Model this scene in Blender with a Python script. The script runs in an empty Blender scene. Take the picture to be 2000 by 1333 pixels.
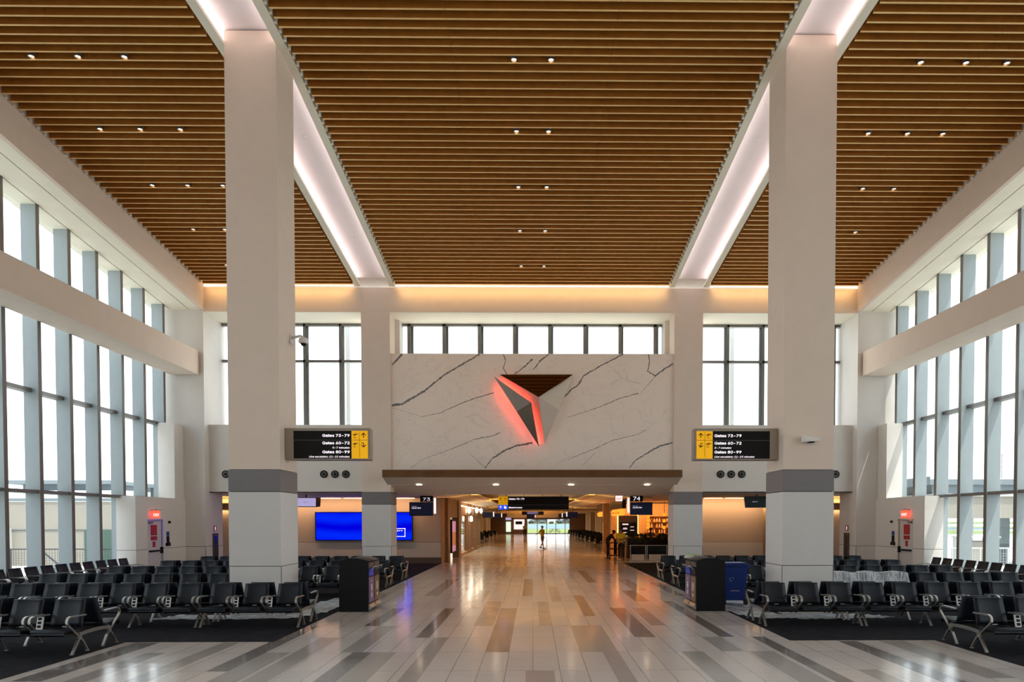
import bpy, bmesh, math, random
from mathutils import Vector, Matrix
random.seed(7)
PI = math.pi
C = bpy.context.scene.collection
SC = bpy.context.scene

# ------------------------------------------------------------------ camera
F, PX, PY = 1400.27, 1057.28, 1052.95
ROT = ((.999926, -.0121255, -.000667), (.0121051, .9996153, -.0249546), (.00096977, .0249447, .9996884))
EYE = Vector((-.002, 0, 2.12))
cd = bpy.data.cameras.new('camera'); cam = bpy.data.objects.new('camera', cd); C.objects.link(cam)
cd.sensor_width = 36; cd.lens = F / 2000 * 36
cd.shift_x = (1000 - PX) / 2000; cd.shift_y = (PY - 666.5) / 2000
cd.clip_end = 3000
r, f, u = ROT
cam.matrix_world = Matrix(((r[0], u[0], -f[0], EYE.x), (r[1], u[1], -f[1], EYE.y), (r[2], u[2], -f[2], EYE.z), (0, 0, 0, 1)))
SC.camera = cam

# ------------------------------------------------------------------ sky, sun, exposure
W = bpy.data.worlds.new('sky'); SC.world = W; W.use_nodes = True
nt = W.node_tree; nt.nodes.clear()
wo = nt.nodes.new('ShaderNodeOutputWorld'); bg = nt.nodes.new('ShaderNodeBackground')
tc = nt.nodes.new('ShaderNodeTexCoord'); sep = nt.nodes.new('ShaderNodeSeparateXYZ'); cr = nt.nodes.new('ShaderNodeValToRGB')
nt.links.new(tc.outputs['Generated'], sep.inputs[0]); nt.links.new(sep.outputs['Z'], cr.inputs[0])
cr.color_ramp.elements[0].position = 0; cr.color_ramp.elements[0].color = (.97, .98, 1, 1)
cr.color_ramp.elements[1].position = .55; cr.color_ramp.elements[1].color = (.80, .89, 1, 1)
nt.links.new(cr.outputs[0], bg.inputs['Color']); nt.links.new(bg.outputs[0], wo.inputs[0])
bg.inputs['Strength'].default_value = 2.1
sun = bpy.data.lights.new('sun', 'SUN'); so = bpy.data.objects.new('sun', sun); C.objects.link(so)
sun.energy = 5.2; sun.angle = .009; sun.color = (1, .95, .87)
so.location = (60, -30, 120); so.rotation_euler = Vector((-.30, .22, -.93)).to_track_quat('-Z', 'Y').to_euler()
SC.view_settings.view_transform = 'Standard'; SC.view_settings.look = 'None'
SC.view_settings.gamma = 1; SC.view_settings.use_curve_mapping = False
SC.view_settings.exposure = .70
SC.cycles.max_bounces = 9; SC.cycles.diffuse_bounces = 5; SC.cycles.glossy_bounces = 4
SC.cycles.transparent_max_bounces = 16; SC.cycles.caustics_reflective = False; SC.cycles.caustics_refractive = False
SC.cycles.use_denoising = True; SC.cycles.sample_clamp_indirect = 6


def at(x, y, Y):
    """world point on the frontal plane at distance Y seen at photo pixel (x, y)"""
    a, c = (x - PX) / F, -(y - PY) / F
    d = Vector(r) * a + Vector(f) + Vector(u) * c
    return EYE + d * ((Y - EYE.y) / d.y)


def area(name, loc, size, energy, color=(1, 1, 1), direction=(0, 0, -1), parent=None, spread=PI):
    l = bpy.data.lights.new(name, 'AREA'); l.shape = 'RECTANGLE'; l.size, l.size_y = size
    l.energy = energy; l.color = color; l.spread = spread
    o = bpy.data.objects.new(name, l); C.objects.link(o)
    o.location = loc; o.rotation_euler = Vector(direction).to_track_quat('-Z', 'Y').to_euler(); o.parent = parent
    return o


# ------------------------------------------------------------------ materials
MATS = {}


def mat(name, col, rough=.6, metal=0, spec=.5, noise=0, nscale=8, bump=0, bscale=60, emit=0, alpha=1, coat=0):
    if name in MATS: return MATS[name]
    m = bpy.data.materials.new(name); m.use_nodes = True; n = m.node_tree.nodes; L = m.node_tree.links
    b = n['Principled BSDF']
    b.inputs['Base Color'].default_value = (*col, 1); b.inputs['Roughness'].default_value = rough
    b.inputs['Metallic'].default_value = metal; b.inputs['Specular IOR Level'].default_value = spec
    b.inputs['Coat Weight'].default_value = coat
    if alpha < 1: b.inputs['Alpha'].default_value = alpha
    if noise or bump:
        t = n.new('ShaderNodeTexCoord')
    if noise:
        x = n.new('ShaderNodeTexNoise'); x.inputs['Scale'].default_value = nscale; x.inputs['Detail'].default_value = 5
        L.new(t.outputs['Object'], x.inputs['Vector'])
        q = n.new('ShaderNodeValToRGB'); q.color_ramp.elements[0].position = .3; q.color_ramp.elements[1].position = .7
        q.color_ramp.elements[0].color = (*[max(0, c * (1 - noise)) for c in col], 1)
        q.color_ramp.elements[1].color = (*[min(1, c * (1 + noise)) for c in col], 1)
        L.new(x.outputs['Fac'], q.inputs[0]); L.new(q.outputs[0], b.inputs['Base Color'])
    if bump:
        x = n.new('ShaderNodeTexNoise'); x.inputs['Scale'].default_value = bscale; L.new(t.outputs['Object'], x.inputs['Vector'])
        q = n.new('ShaderNodeBump'); q.inputs['Strength'].default_value = bump; q.inputs['Distance'].default_value = .02
        L.new(x.outputs['Fac'], q.inputs['Height']); L.new(q.outputs[0], b.inputs['Normal'])
    if emit:
        b.inputs['Emission Color'].default_value = (*col, 1); b.inputs['Emission Strength'].default_value = emit
    MATS[name] = m
    return m


def M(name): return MATS[name]


mat('plaster', (.78, .65, .55), .85, noise=.02, nscale=3, bump=.08, bscale=90)
mat('white_panel', (.77, .72, .67), .6, noise=.015, nscale=3)
mat('cream_soffit', (.90, .85, .72), .85, noise=.015, nscale=2)
mat('cove_white', (.86, .82, .82), .9)
mat('grey_band', (.19, .175, .18), .45, noise=.04, nscale=20)
mat('cladding', (.66, .64, .62), .6, noise=.015, nscale=3)
mat('dark_joint', (.05, .045, .04), .7)
mat('fin_sky_tint', (.31, .355, .37), .45, noise=.02, nscale=6)  # blue cast of the skylight is mixed into this colour
mat('fin_edge', (.17, .145, .125), .5)
mat('rail_metal', (.22, .21, .20), .4, metal=.5)
mat('slat_wood_shaded', (.42, .145, .016), .55, noise=.12, nscale=5)  # wood darkened: shade between the slats is put into the colour
mat('slat_edge', (.98, .64, .27), .5, noise=.05, nscale=5)  # same wood paled: light bounced off the floor is painted in
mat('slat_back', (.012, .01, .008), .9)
mat('bronze', (.17, .09, .045), .3, metal=.9, noise=.12, nscale=2)
mat('bronze_mirror', (.19, .105, .035), .06, metal=1)
mat('facet_brown', (.24, .20, .165), .4, metal=.4)
mat('emblem_pale', (.72, .63, .52), .4)
mat('emblem_pale_grey', (.64, .55, .47), .4)
mat('grey_metal', (.42, .38, .34), .35, metal=.8)
mat('bronze_dark', (.13, .10, .075), .35, metal=.9)
mat('sign_case', (.36, .31, .26), .45, metal=.6)
mat('sign_black', (.008, .007, .007), .6, spec=.2)
mat('sign_yellow', (.93, .46, .0), .5, emit=.25)
mat('sign_blue', (.02, .08, .85), .5, emit=.5)
mat('sign_white', (.95, .88, .95), .5, emit=.5)
mat('line_grey', (.25, .25, .25), .5)
mat('black_plastic', (.005, .005, .0055), .6, spec=.25, noise=.2, nscale=30)
mat('black_rubber', (.02, .02, .02), .7)
mat('seat_vinyl', (.006, .009, .015), .42, spec=.28, noise=.15, nscale=14, bump=.1, bscale=40)
mat('aluminium', (.55, .53, .50), .3, metal=.85, noise=.04, nscale=10)
mat('beam_metal', (.11, .09, .075), .45, metal=.4)
mat('white_plastic', (.80, .78, .76), .4)
mat('lamp_warm', (1, .82, .58), .5, emit=5)
mat('lamp_soft', (1, .90, .70), .5, emit=6)
mat('led_amber', (1, .60, .18), .5, emit=2.2)
mat('led_line', (1, .62, .25), .5, emit=5)
mat('led_white', (1, .86, .95), .5, emit=3.6)
mat('led_red', (1, .035, .02), .5, emit=7)
mat('led_red_soft', (1, .02, .012), .5, emit=.9)
mat('exit_red', (1, .06, .03), .5, emit=1.3)
mat('exit_white', (.9, .75, .75), .5, emit=.7)
mat('red_paint', (.42, .008, .015), .5)
mat('blue_paint', (.01, .06, .22), .5)
mat('door_paint', (.62, .58, .57), .45)
mat('tv_lavender', (.42, .36, .62), .3, emit=.55)
mat('tv_black', (.004, .004, .006), .2)
mat('amber_box', (1, .25, .02), .5, emit=1.0)
mat('amber_letter', (.35, .08, .01), .5)
mat('wood_brown', (.20, .10, .045), .45, noise=.2, nscale=6)
mat('wood_light', (.42, .24, .11), .5, noise=.12, nscale=6)
mat('gate_wall', (.46, .37, .30), .8, noise=.03, nscale=60)
mat('gate_base', (.55, .49, .44), .7, noise=.02, nscale=20)
mat('brown_base', (.10, .07, .055), .6)
mat('purple_panel', (.15, .085, .19), .4, noise=.05, nscale=10)
mat('brown_panel', (.16, .085, .04), .4, noise=.05, nscale=10)
mat('recycle_blue', (.01, .035, .42), .45)
mat('bin_blue', (.008, .05, .33), .4)
mat('concrete', (.62, .60, .56), .9, noise=.06, nscale=2)
mat('outdoor_grey', (.075, .09, .105), .8, noise=.08, nscale=2)
mat('outdoor_white', (.40, .41, .40), .8)
mat('outdoor_beige', (.25, .225, .19), .85, noise=.03, nscale=1)
mat('outdoor_mid', (.14, .165, .18), .8)
mat('outdoor_dark', (.035, .038, .042), .7)
mat('outdoor_bright', (.8, .8, .78), .9)
mat('green_glass', (.022, .06, .042), .15)
mat('lawn', (.11, .135, .018), .95, noise=.25, nscale=.08)
mat('water', (.075, .125, .145), .8, noise=.1, nscale=.02)
mat('tarmac', (.50, .49, .46), .95, noise=.08, nscale=.1)
mat('foliage', (.07, .085, .085), .95, noise=.4, nscale=.4)
mat('far_wall', (.14, .125, .12), .9, noise=.1, nscale=.1)
mat('skin', (.32, .17, .10), .6)
mat('skin_dark', (.10, .05, .03), .6)
mat('hair', (.012, .009, .008), .7)
mat('shirt_yellow', (.62, .56, .02), .8)
mat('shirt_mustard', (.50, .37, .02), .8)
mat('cloth_black', (.012, .012, .015), .85)
mat('cloth_dark', (.03, .03, .028), .85)
mat('shorts_khaki', (.16, .12, .07), .85)
mat('shoe', (.09, .04, .025), .6)
mat('mop_cotton', (.62, .50, .40), .95)
mat('planter_green', (.02, .045, .015), .9, noise=.5, nscale=12)
mat('poster_pink', (.55, .25, .42), .4, emit=.35)
mat('poster_orange', (.55, .17, .05), .4, emit=.25)
mat('shop_glow', (.85, .88, .80), .5, emit=.55)
mat('glow_green', (.62, .82, .62), .5, emit=.8)
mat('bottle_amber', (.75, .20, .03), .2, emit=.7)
mat('bottle_dark', (.05, .015, .008), .15)
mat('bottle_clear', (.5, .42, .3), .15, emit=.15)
mat('menu_board', (.012, .011, .01), .4)


def glass_mat():
    m = bpy.data.materials.new('window_glass'); m.use_nodes = True; n = m.node_tree.nodes; L = m.node_tree.links; n.clear()
    o = n.new('ShaderNodeOutputMaterial'); t = n.new('ShaderNodeBsdfTransparent'); g = n.new('ShaderNodeBsdfGlossy')
    x = n.new('ShaderNodeMixShader'); fr = n.new('ShaderNodeLayerWeight'); pw = n.new('ShaderNodeMath'); ml = n.new('ShaderNodeMath')
    fr.inputs['Blend'].default_value = .5; pw.operation = 'POWER'; pw.inputs[1].default_value = 4; ml.operation = 'MULTIPLY_ADD'; ml.inputs[1].default_value = .6; ml.inputs[2].default_value = .03
    L.new(fr.outputs['Facing'], pw.inputs[0]); L.new(pw.outputs[0], ml.inputs[0])
    t.inputs[0].default_value = (.94, .97, .965, 1); g.inputs['Roughness'].default_value = .01; 
    L.new(ml.outputs[0], x.inputs[0]); L.new(t.outputs[0], x.inputs[1]); L.new(g.outputs[0], x.inputs[2]); L.new(x.outputs[0], o.inputs[0])
    MATS['glass'] = m


def plastic_mat(name, a0, a1, sx):
    m = bpy.data.materials.new(name); m.use_nodes = True; n = m.node_tree.nodes; L = m.node_tree.links
    b = n['Principled BSDF']; b.inputs['Base Color'].default_value = (.70, .74, .78, 1); b.inputs['Roughness'].default_value = .2
    t = n.new('ShaderNodeTexCoord'); mp = n.new('ShaderNodeMapping'); mp.inputs['Scale'].default_value = (sx, 1.2, 1.2); mp.inputs['Rotation'].default_value = (0, .5, .3)
    x = n.new('ShaderNodeTexNoise'); x.inputs['Scale'].default_value = 3; x.inputs['Detail'].default_value = 7; x.inputs['Distortion'].default_value = 1.8
    q = n.new('ShaderNodeBump'); q.inputs['Strength'].default_value = .7; q.inputs['Distance'].default_value = .05
    L.new(t.outputs['Object'], mp.inputs[0]); L.new(mp.outputs[0], x.inputs['Vector']); L.new(x.outputs['Fac'], q.inputs['Height']); L.new(q.outputs[0], b.inputs['Normal'])
    # thin film: folded places are denser, single layers clearer
    r_ = n.new('ShaderNodeMapRange'); r_.inputs['From Min'].default_value = .38; r_.inputs['From Max'].default_value = .62
    r_.inputs['To Min'].default_value = a0; r_.inputs['To Max'].default_value = a1
    L.new(x.outputs['Fac'], r_.inputs['Value']); L.new(r_.outputs[0], b.inputs['Alpha'])
    MATS[name] = m


def terrazzo(name, col, grid=True):
    m = bpy.data.materials.new(name); m.use_nodes = True; n = m.node_tree.nodes; L = m.node_tree.links
    b = n['Principled BSDF']; t = n.new('ShaderNodeTexCoord')
    def noise(scale, det):
        x = n.new('ShaderNodeTexNoise'); x.inputs['Scale'].default_value = scale; x.inputs['Detail'].default_value = det
        L.new(t.outputs['Object'], x.inputs['Vector']); return x
    a = noise(60, 4)
    q = n.new('ShaderNodeValToRGB'); q.color_ramp.elements[0].position = .35; q.color_ramp.elements[1].position = .65
    q.color_ramp.elements[0].color = (*[c * .86 for c in col], 1); q.color_ramp.elements[1].color = (*[min(1, c * 1.12) for c in col], 1)
    L.new(a.outputs['Fac'], q.inputs[0]); out = q.outputs[0]
    if grid:
        br = n.new('ShaderNodeTexBrick'); br.offset = 0
        br.inputs['Scale'].default_value = 1; br.inputs['Brick Width'].default_value = .384; br.inputs['Row Height'].default_value = 1.447
        br.inputs['Mortar Size'].default_value = .005; br.inputs['Mortar Smooth'].default_value = .1; br.inputs['Bias'].default_value = 0
        br.inputs['Color1'].default_value = (.93, .93, .94, 1); br.inputs['Color2'].default_value = (1.05, 1.03, 1, 1)
        br.inputs['Mortar'].default_value = (.33, .30, .28, 1)
        mp = n.new('ShaderNodeMapping'); mp.inputs['Location'].default_value = (0, -.0, 0)
        L.new(t.outputs['Object'], mp.inputs[0]); mp.inputs['Location'].default_value = (0.0, -11.55 + 8 * 1.447, 0)
        L.new(mp.outputs[0], br.inputs['Vector'])
        mx = n.new('ShaderNodeMixRGB'); mx.blend_type = 'MULTIPLY'; mx.inputs[0].default_value = 1
        L.new(out, mx.inputs[1]); L.new(br.outputs['Color'], mx.inputs[2]); out = mx.outputs[0]
    L.new(out, b.inputs['Base Color'])
    w = noise(1.3, 2); rr = n.new('ShaderNodeMapRange'); rr.inputs['To Min'].default_value = .10; rr.inputs['To Max'].default_value = .22
    L.new(w.outputs['Fac'], rr.inputs['Value']); L.new(rr.outputs[0], b.inputs['Roughness'])
    # the polished tiles are very slightly uneven across the hall
    wv = n.new('ShaderNodeTexNoise'); wv.inputs['Scale'].default_value = 1.6; mp2 = n.new('ShaderNodeMapping'); mp2.inputs['Scale'].default_value = (.35, 3, 1)
    L.new(t.outputs['Object'], mp2.inputs[0]); L.new(mp2.outputs[0], wv.inputs['Vector'])
    bp = n.new('ShaderNodeBump'); bp.inputs['Strength'].default_value = .12; bp.inputs['Distance'].default_value = .02
    L.new(wv.outputs['Fac'], bp.inputs['Height']); L.new(bp.outputs[0], b.inputs['Normal'])
    b.inputs['Specular IOR Level'].default_value = .7; b.inputs['Coat Weight'].default_value = .2; b.inputs['Coat Roughness'].default_value = .08
    MATS[name] = m


def marble():
    m = bpy.data.materials.new('marble'); m.use_nodes = True; n = m.node_tree.nodes; L = m.node_tree.links
    b = n['Principled BSDF']; t = n.new('ShaderNodeTexCoord'); mp = n.new('ShaderNodeMapping')
    mp.inputs['Scale'].default_value = (1, 1, 1.4); L.new(t.outputs['Object'], mp.inputs[0])
    x = n.new('ShaderNodeTexNoise'); x.inputs['Scale'].default_value = .9; x.inputs['Detail'].default_value = 9; x.inputs['Distortion'].default_value = 1.2
    L.new(mp.outputs[0], x.inputs['Vector'])
    q = n.new('ShaderNodeValToRGB'); e = q.color_ramp.elements
    e[0].position = .485; e[0].color = (.94, .82, .73, 1); e[1].position = .515; e[1].color = (.94, .82, .73, 1)
    k = q.color_ramp.elements.new(.5); k.color = (.84, .73, .64, 1)
    L.new(x.outputs['Fac'], q.inputs[0])
    y = n.new('ShaderNodeTexNoise'); y.inputs['Scale'].default_value = .5; y.inputs['Detail'].default_value = 4; L.new(t.outputs['Object'], y.inputs['Vector'])
    q2 = n.new('ShaderNodeValToRGB'); q2.color_ramp.elements[0].color = (.92, .90, .90, 1); q2.color_ramp.elements[1].color = (1.04, 1.03, 1.0, 1)
    L.new(y.outputs['Fac'], q2.inputs[0])
    mx = n.new('ShaderNodeMixRGB'); mx.blend_type = 'MULTIPLY'; mx.inputs[0].default_value = 1
    L.new(q.outputs[0], mx.inputs[1]); L.new(q2.outputs[0], mx.inputs[2]); L.new(mx.outputs[0], b.inputs['Base Color'])
    b.inputs['Roughness'].default_value = .28
    MATS['marble'] = m


def carpet():
    m = bpy.data.materials.new('carpet'); m.use_nodes = True; n = m.node_tree.nodes; L = m.node_tree.links
    b = n['Principled BSDF']; t = n.new('ShaderNodeTexCoord'); mp = n.new('ShaderNodeMapping'); mp.inputs['Scale'].default_value = (1.2, 9, 1)
    L.new(t.outputs['Object'], mp.inputs[0])
    x = n.new('ShaderNodeTexNoise'); x.inputs['Scale'].default_value = 3; x.inputs['Detail'].default_value = 9; L.new(mp.outputs[0], x.inputs['Vector'])
    q = n.new('ShaderNodeValToRGB'); q.color_ramp.elements[0].position = .4; q.color_ramp.elements[0].color = (.003, .0033, .005, 1)
    q.color_ramp.elements[1].position = .62; q.color_ramp.elements[1].color = (.022, .020, .024, 1)
    L.new(x.outputs['Fac'], q.inputs[0]); L.new(q.outputs[0], b.inputs['Base Color']); b.inputs['Roughness'].default_value = 1
    b.inputs['Specular IOR Level'].default_value = .1
    MATS['carpet'] = m


def bluescreen():
    m = bpy.data.materials.new('blue_screen'); m.use_nodes = True; n = m.node_tree.nodes; L = m.node_tree.links
    b = n['Principled BSDF']; t = n.new('ShaderNodeTexCoord'); x = n.new('ShaderNodeTexWave'); x.wave_type = 'RINGS'
    x.inputs['Scale'].default_value = .35; x.inputs['Distortion'].default_value = 3; x.inputs['Detail'].default_value = 1
    L.new(t.outputs['Object'], x.inputs['Vector'])
    q = n.new('ShaderNodeValToRGB'); q.color_ramp.elements[0].color = (.0, .0, .48, 1); q.color_ramp.elements[1].color = (0, .014, .62, 1)
    L.new(x.outputs['Fac'], q.inputs[0]); b.inputs['Base Color'].default_value = (0, 0, .05, 1)
    L.new(q.outputs[0], b.inputs['Emission Color']); b.inputs['Emission Strength'].default_value = .95
    b.inputs['Roughness'].default_value = .6; b.inputs['Specular IOR Level'].default_value = 0
    MATS['blue_screen'] = m
    m = bpy.data.materials.new('gate_screen'); m.use_nodes = True; n = m.node_tree.nodes; L = m.node_tree.links
    b = n['Principled BSDF']; t = n.new('ShaderNodeTexCoord'); x = n.new('ShaderNodeTexGradient'); x.gradient_type = 'SPHERICAL'
    mp = n.new('ShaderNodeMapping'); mp.inputs['Location'].default_value = (-.55, 0, -.3); mp.inputs['Scale'].default_value = (1.4, 1, 1.6)
    L.new(t.outputs['Object'], mp.inputs[0]); L.new(mp.outputs[0], x.inputs[0])
    q = n.new('ShaderNodeValToRGB'); q.color_ramp.elements[0].color = (.001, .002, .008, 1); q.color_ramp.elements[1].color = (.10, .12, .40, 1)
    L.new(x.outputs['Fac'], q.inputs[0]); b.inputs['Base Color'].default_value = (0, 0, .01, 1)
    L.new(q.outputs[0], b.inputs['Emission Color']); b.inputs['Emission Strength'].default_value = 1
    MATS['gate_screen'] = m


glass_mat(); plastic_mat('plastic', .55, .95, 1); plastic_mat('plastic_film', .40, .72, 2.2); marble(); carpet(); bluescreen()
terrazzo('floor_tile', (.72, .645, .60)); terrazzo('floor_strip', (.21, .18, .165), False); terrazzo('floor_strip_light', (.42, .37, .335), False)


# ------------------------------------------------------------------ mesh helpers
class MB:
    def __init__(s): s.v = []; s.f = []; s.sm = False

    def add(s, vs, fs):
        k = len(s.v); s.v += [tuple(p) for p in vs]; s.f += [tuple(i + k for i in q) for q in fs]; return s

    def box(s, x0, x1, y0, y1, z0, z1):
        if x0 > x1: x0, x1 = x1, x0
        if y0 > y1: y0, y1 = y1, y0
        if z0 > z1: z0, z1 = z1, z0
        return s.add([(x0, y0, z0), (x1, y0, z0), (x1, y1, z0), (x0, y1, z0), (x0, y0, z1), (x1, y0, z1), (x1, y1, z1), (x0, y1, z1)],
                     [(0, 3, 2, 1), (4, 5, 6, 7), (0, 1, 5, 4), (1, 2, 6, 5), (2, 3, 7, 6), (3, 0, 4, 7)])

    def prism(s, pts, vec):
        """pts: planar polygon (3-D points), extruded by vec"""
        n = len(pts); v = Vector(vec); P = [Vector(p) for p in pts]
        nor = Vector((0, 0, 0))
        for i in range(n): nor += P[i].cross(P[(i + 1) % n])
        if nor.dot(v) > 0: P.reverse()
        return s.add(P + [p + v for p in P], [tuple(range(n)), tuple(range(2 * n - 1, n - 1, -1))] +
                     [(i, i + n, (i + 1) % n + n, (i + 1) % n) for i in range(n)])

    def sweep(s, sect, ys):
        """sect(y) -> list of (x, z); swept along y through ys"""
        k = len(s.v); R = [sect(y) for y in ys]; n = len(R[0])
        for y, row in zip(ys, R): s.v += [(x, y, z) for x, z in row]
        for j in range(len(ys) - 1):
            for i in range(n):
                a = k + j * n + i; b = k + j * n + (i + 1) % n
                s.f.append((a, b, b + n, a + n))
        s.f.append(tuple(k + i for i in range(n - 1, -1, -1))); s.f.append(tuple(k + (len(ys) - 1) * n + i for i in range(n)))
        return s

    def tube(s, path, rad, n=8, flat=1, up=(0, 0, 1), cap=True):
        P = [Vector(p) for p in path]; k = len(s.v); rr = rad if isinstance(rad, (list, tuple)) else [rad] * len(P)
        for i, p in enumerate(P):
            a = P[max(i - 1, 0)]; b = P[min(i + 1, len(P) - 1)]; d = (b - a).normalized()
            U = Vector(up); S = d.cross(U)
            if S.length < 1e-4: S = d.cross(Vector((1, 0, 0)))
            S.normalize(); T = S.cross(d).normalized()
            for j in range(n):
                an = 2 * PI * (j + .5) / n; s.v.append(tuple(p + S * math.cos(an) * rr[i] * flat + T * math.sin(an) * rr[i]))
        for i in range(len(P) - 1):
            for j in range(n):
                a = k + i * n + j; b = k + i * n + (j + 1) % n; s.f.append((a, b, b + n, a + n))
        if cap:
            s.f.append(tuple(k + j for j in range(n - 1, -1, -1))); s.f.append(tuple(k + (len(P) - 1) * n + j for j in range(n)))
        return s

    def ribbon(s, path, w, t, side):
        """flat bar along path: width w along `side`, thickness t across"""
        P = [Vector(p) for p in path]; S = Vector(side).normalized(); k = len(s.v)
        for i, p in enumerate(P):
            d = (P[min(i + 1, len(P) - 1)] - P[max(i - 1, 0)]).normalized(); T = S.cross(d).normalized()
            for a, b in ((-1, -1), (1, -1), (1, 1), (-1, 1)): s.v.append(tuple(p + S * a * w / 2 + T * b * t / 2))
        for i in range(len(P) - 1):
            for j in range(4):
                a = k + i * 4 + j; b = k + i * 4 + (j + 1) % 4; s.f.append((a, b, b + 4, a + 4))
        e = k + (len(P) - 1) * 4
        s.f.append((k + 3, k + 2, k + 1, k)); s.f.append((e, e + 1, e + 2, e + 3))
        return s

    def lathe(s, prof, n=20, axis='z', c=(0, 0, 0)):
        k = len(s.v)
        for rr, h in prof:
            for j in range(n):
                a = 2 * PI * j / n; p = (rr * math.cos(a), rr * math.sin(a), h)
                if axis == 'y': p = (p[0], p[2], p[1])
                if axis == 'x': p = (p[2], p[0], p[1])
                s.v.append((p[0] + c[0], p[1] + c[1], p[2] + c[2]))
        for i in range(len(prof) - 1):
            for j in range(n):
                a = k + i * n + j; b = k + i * n + (j + 1) % n; s.f.append((a, b, b + n, a + n))
        s.f.append(tuple(k + j for j in range(n - 1, -1, -1))); s.f.append(tuple(k + (len(prof) - 1) * n + j for j in range(n)))
        return s

    def ball(s, c, rx, ry=None, rz=None, n=12, m=8, jit=0):
        ry = ry or rx; rz = rz or rx
        k = len(s.v)
        for i in range(m + 1):
            a = -PI / 2 + PI * i / m
            for j in range(n):
                b = 2 * PI * j / n; q = 1 + random.uniform(-jit, jit)
                s.v.append((c[0] + rx * q * math.cos(a) * math.cos(b), c[1] + ry * q * math.cos(a) * math.sin(b), c[2] + rz * q * math.sin(a)))
        for i in range(m):
            for j in range(n):
                p = k + i * n + j; q = k + i * n + (j + 1) % n; s.f.append((p, q, q + n, p + n))
        return s

    def mesh(s, name, m, smooth=False, bevel=0):
        me = bpy.data.meshes.new(name); me.from_pydata(s.v, [], s.f); me.update()
        bm = bmesh.new(); bm.from_mesh(me); bmesh.ops.recalc_face_normals(bm, faces=bm.faces)
        if bevel: bmesh.ops.bevel(bm, geom=bm.edges[:], offset=bevel, segments=2, affect='EDGES', clamp_overlap=True)
        bm.to_mesh(me); bm.free()
        if smooth:
            for p in me.polygons: p.use_smooth = True
        me.materials.append(M(m) if isinstance(m, str) else m)
        return me

    def build(s, name, m, parent=None, loc=(0, 0, 0), rz=0, smooth=False, bevel=0, label=None):
        return link(name, s.mesh(name, m, smooth, bevel), parent, loc, rz, label)


def link(name, me, parent=None, loc=(0, 0, 0), rz=0, label=None):
    o = bpy.data.objects.new(name, me); C.objects.link(o); o.location = loc; o.rotation_euler = (0, 0, rz)
    if parent: o.parent = parent
    if label: o['label'] = label
    return o


def tag(o, label=None, cat=None, group=None, kind=None):
    if label: o['label'] = label
    if cat: o['category'] = cat
    if group: o['group'] = group
    if kind: o['kind'] = kind
    return o


def thing(name, label, cat, loc=(0, 0, 0), rz=0, group=None, kind=None):
    o = bpy.data.objects.new(name, None); C.objects.link(o); o.location = loc; o.rotation_euler = (0, 0, rz)
    o.empty_display_size = .2
    return tag(o, label, cat, group, kind)


def struct(o, label=None): o['kind'] = 'structure'; return tag(o, label)


def copy_tree(o, parent=None):
    c = o.copy(); C.objects.link(c); c.parent = parent
    for ch in [x for x in KIDS.get(o.name, [])]: copy_tree(ch, c)
    return c


KIDS = {}


def note_kids():
    KIDS.clear()
    for o in bpy.data.objects:
        if o.parent: KIDS.setdefault(o.parent.name, []).append(o)


try:
    FONT = bpy.data.fonts.load(bpy.utils.resource_path('LOCAL') + '/datafiles/fonts/Inter.woff2')   # Blender's own interface font
except Exception:
    FONT = None


def text_mesh(s, h, bold=0, shear=0, width=None, align='LEFT', extrude=.004):
    """mesh of a line of lettering in the XZ plane, facing -Y, cap height h"""
    cu = bpy.data.curves.new('lettering', 'FONT'); cu.body = s; cu.size = h / .72
    if FONT and '4' not in s: cu.font = FONT
    cu.shear = shear
    cu.extrude = extrude; cu.resolution_u = 3; cu.align_x = 'LEFT'
    o = bpy.data.objects.new('tmp', cu); C.objects.link(o)
    me = bpy.data.meshes.new_from_object(o.evaluated_get(bpy.context.evaluated_depsgraph_get()))
    bpy.data.objects.remove(o)
    x0 = min(v.co.x for v in me.vertices); x1 = max(v.co.x for v in me.vertices)
    k = (width / (x1 - x0)) if width else 1
    sh = {'LEFT': -x0, 'RIGHT': -x1, 'CENTER': -(x0 + x1) / 2}[align]
    vs = [((v.co.x + sh) * k, -v.co.z, v.co.y) for v in me.vertices]
    fs = [tuple(p.vertices) for p in me.polygons]
    if bold > .005:      # heavier strokes
        n0, v0, f0 = len(vs), list(vs), list(fs); w = bold * h * .9; vs, fs = [], []
        for i, (dx, dz) in enumerate(((-w, 0), (w, 0), (0, w * .7), (0, -w * .7), (-w * .6, w * .5), (w * .6, -w * .5), (w * .6, w * .5), (-w * .6, -w * .5))):
            vs += [(p[0] + dx, p[1] - i * .0002, p[2] + dz) for p in v0]; fs += [tuple(q + i * n0 for q in f) for f in f0]
    bpy.data.meshes.remove(me)
    return vs, fs


def lettering(lines, m, parent, loc=(0, 0, 0), rz=0, name='lettering', label=None):
    """lines: (text, x, z, cap height, dict of options) joined in one mesh"""
    b = MB()
    for s, x, z, h, kw in lines:
        vs, fs = text_mesh(s, h, **kw); b.add([(p[0] + x, p[1], p[2] + z) for p in vs], fs)
    return b.build(name, m, parent, loc, rz, label=label)


# ------------------------------------------------------------------ hall dimensions
XI, WP, DP, YN, YB = 5.664, 1.142, 1.133, 16.18, 28.73      # pillars: inner face, width, depth, rows
GX, FX, YW = 14.78, 14.32, 30.4                               # glass, fin edge, back windows
ZK = 16.98
def zc(y): return 12.65 if y < ZK else 11.42 + .1045 * (28.73 - y)
Y0 = -9.0
YS = [Y0, ZK, 28.73]

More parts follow.
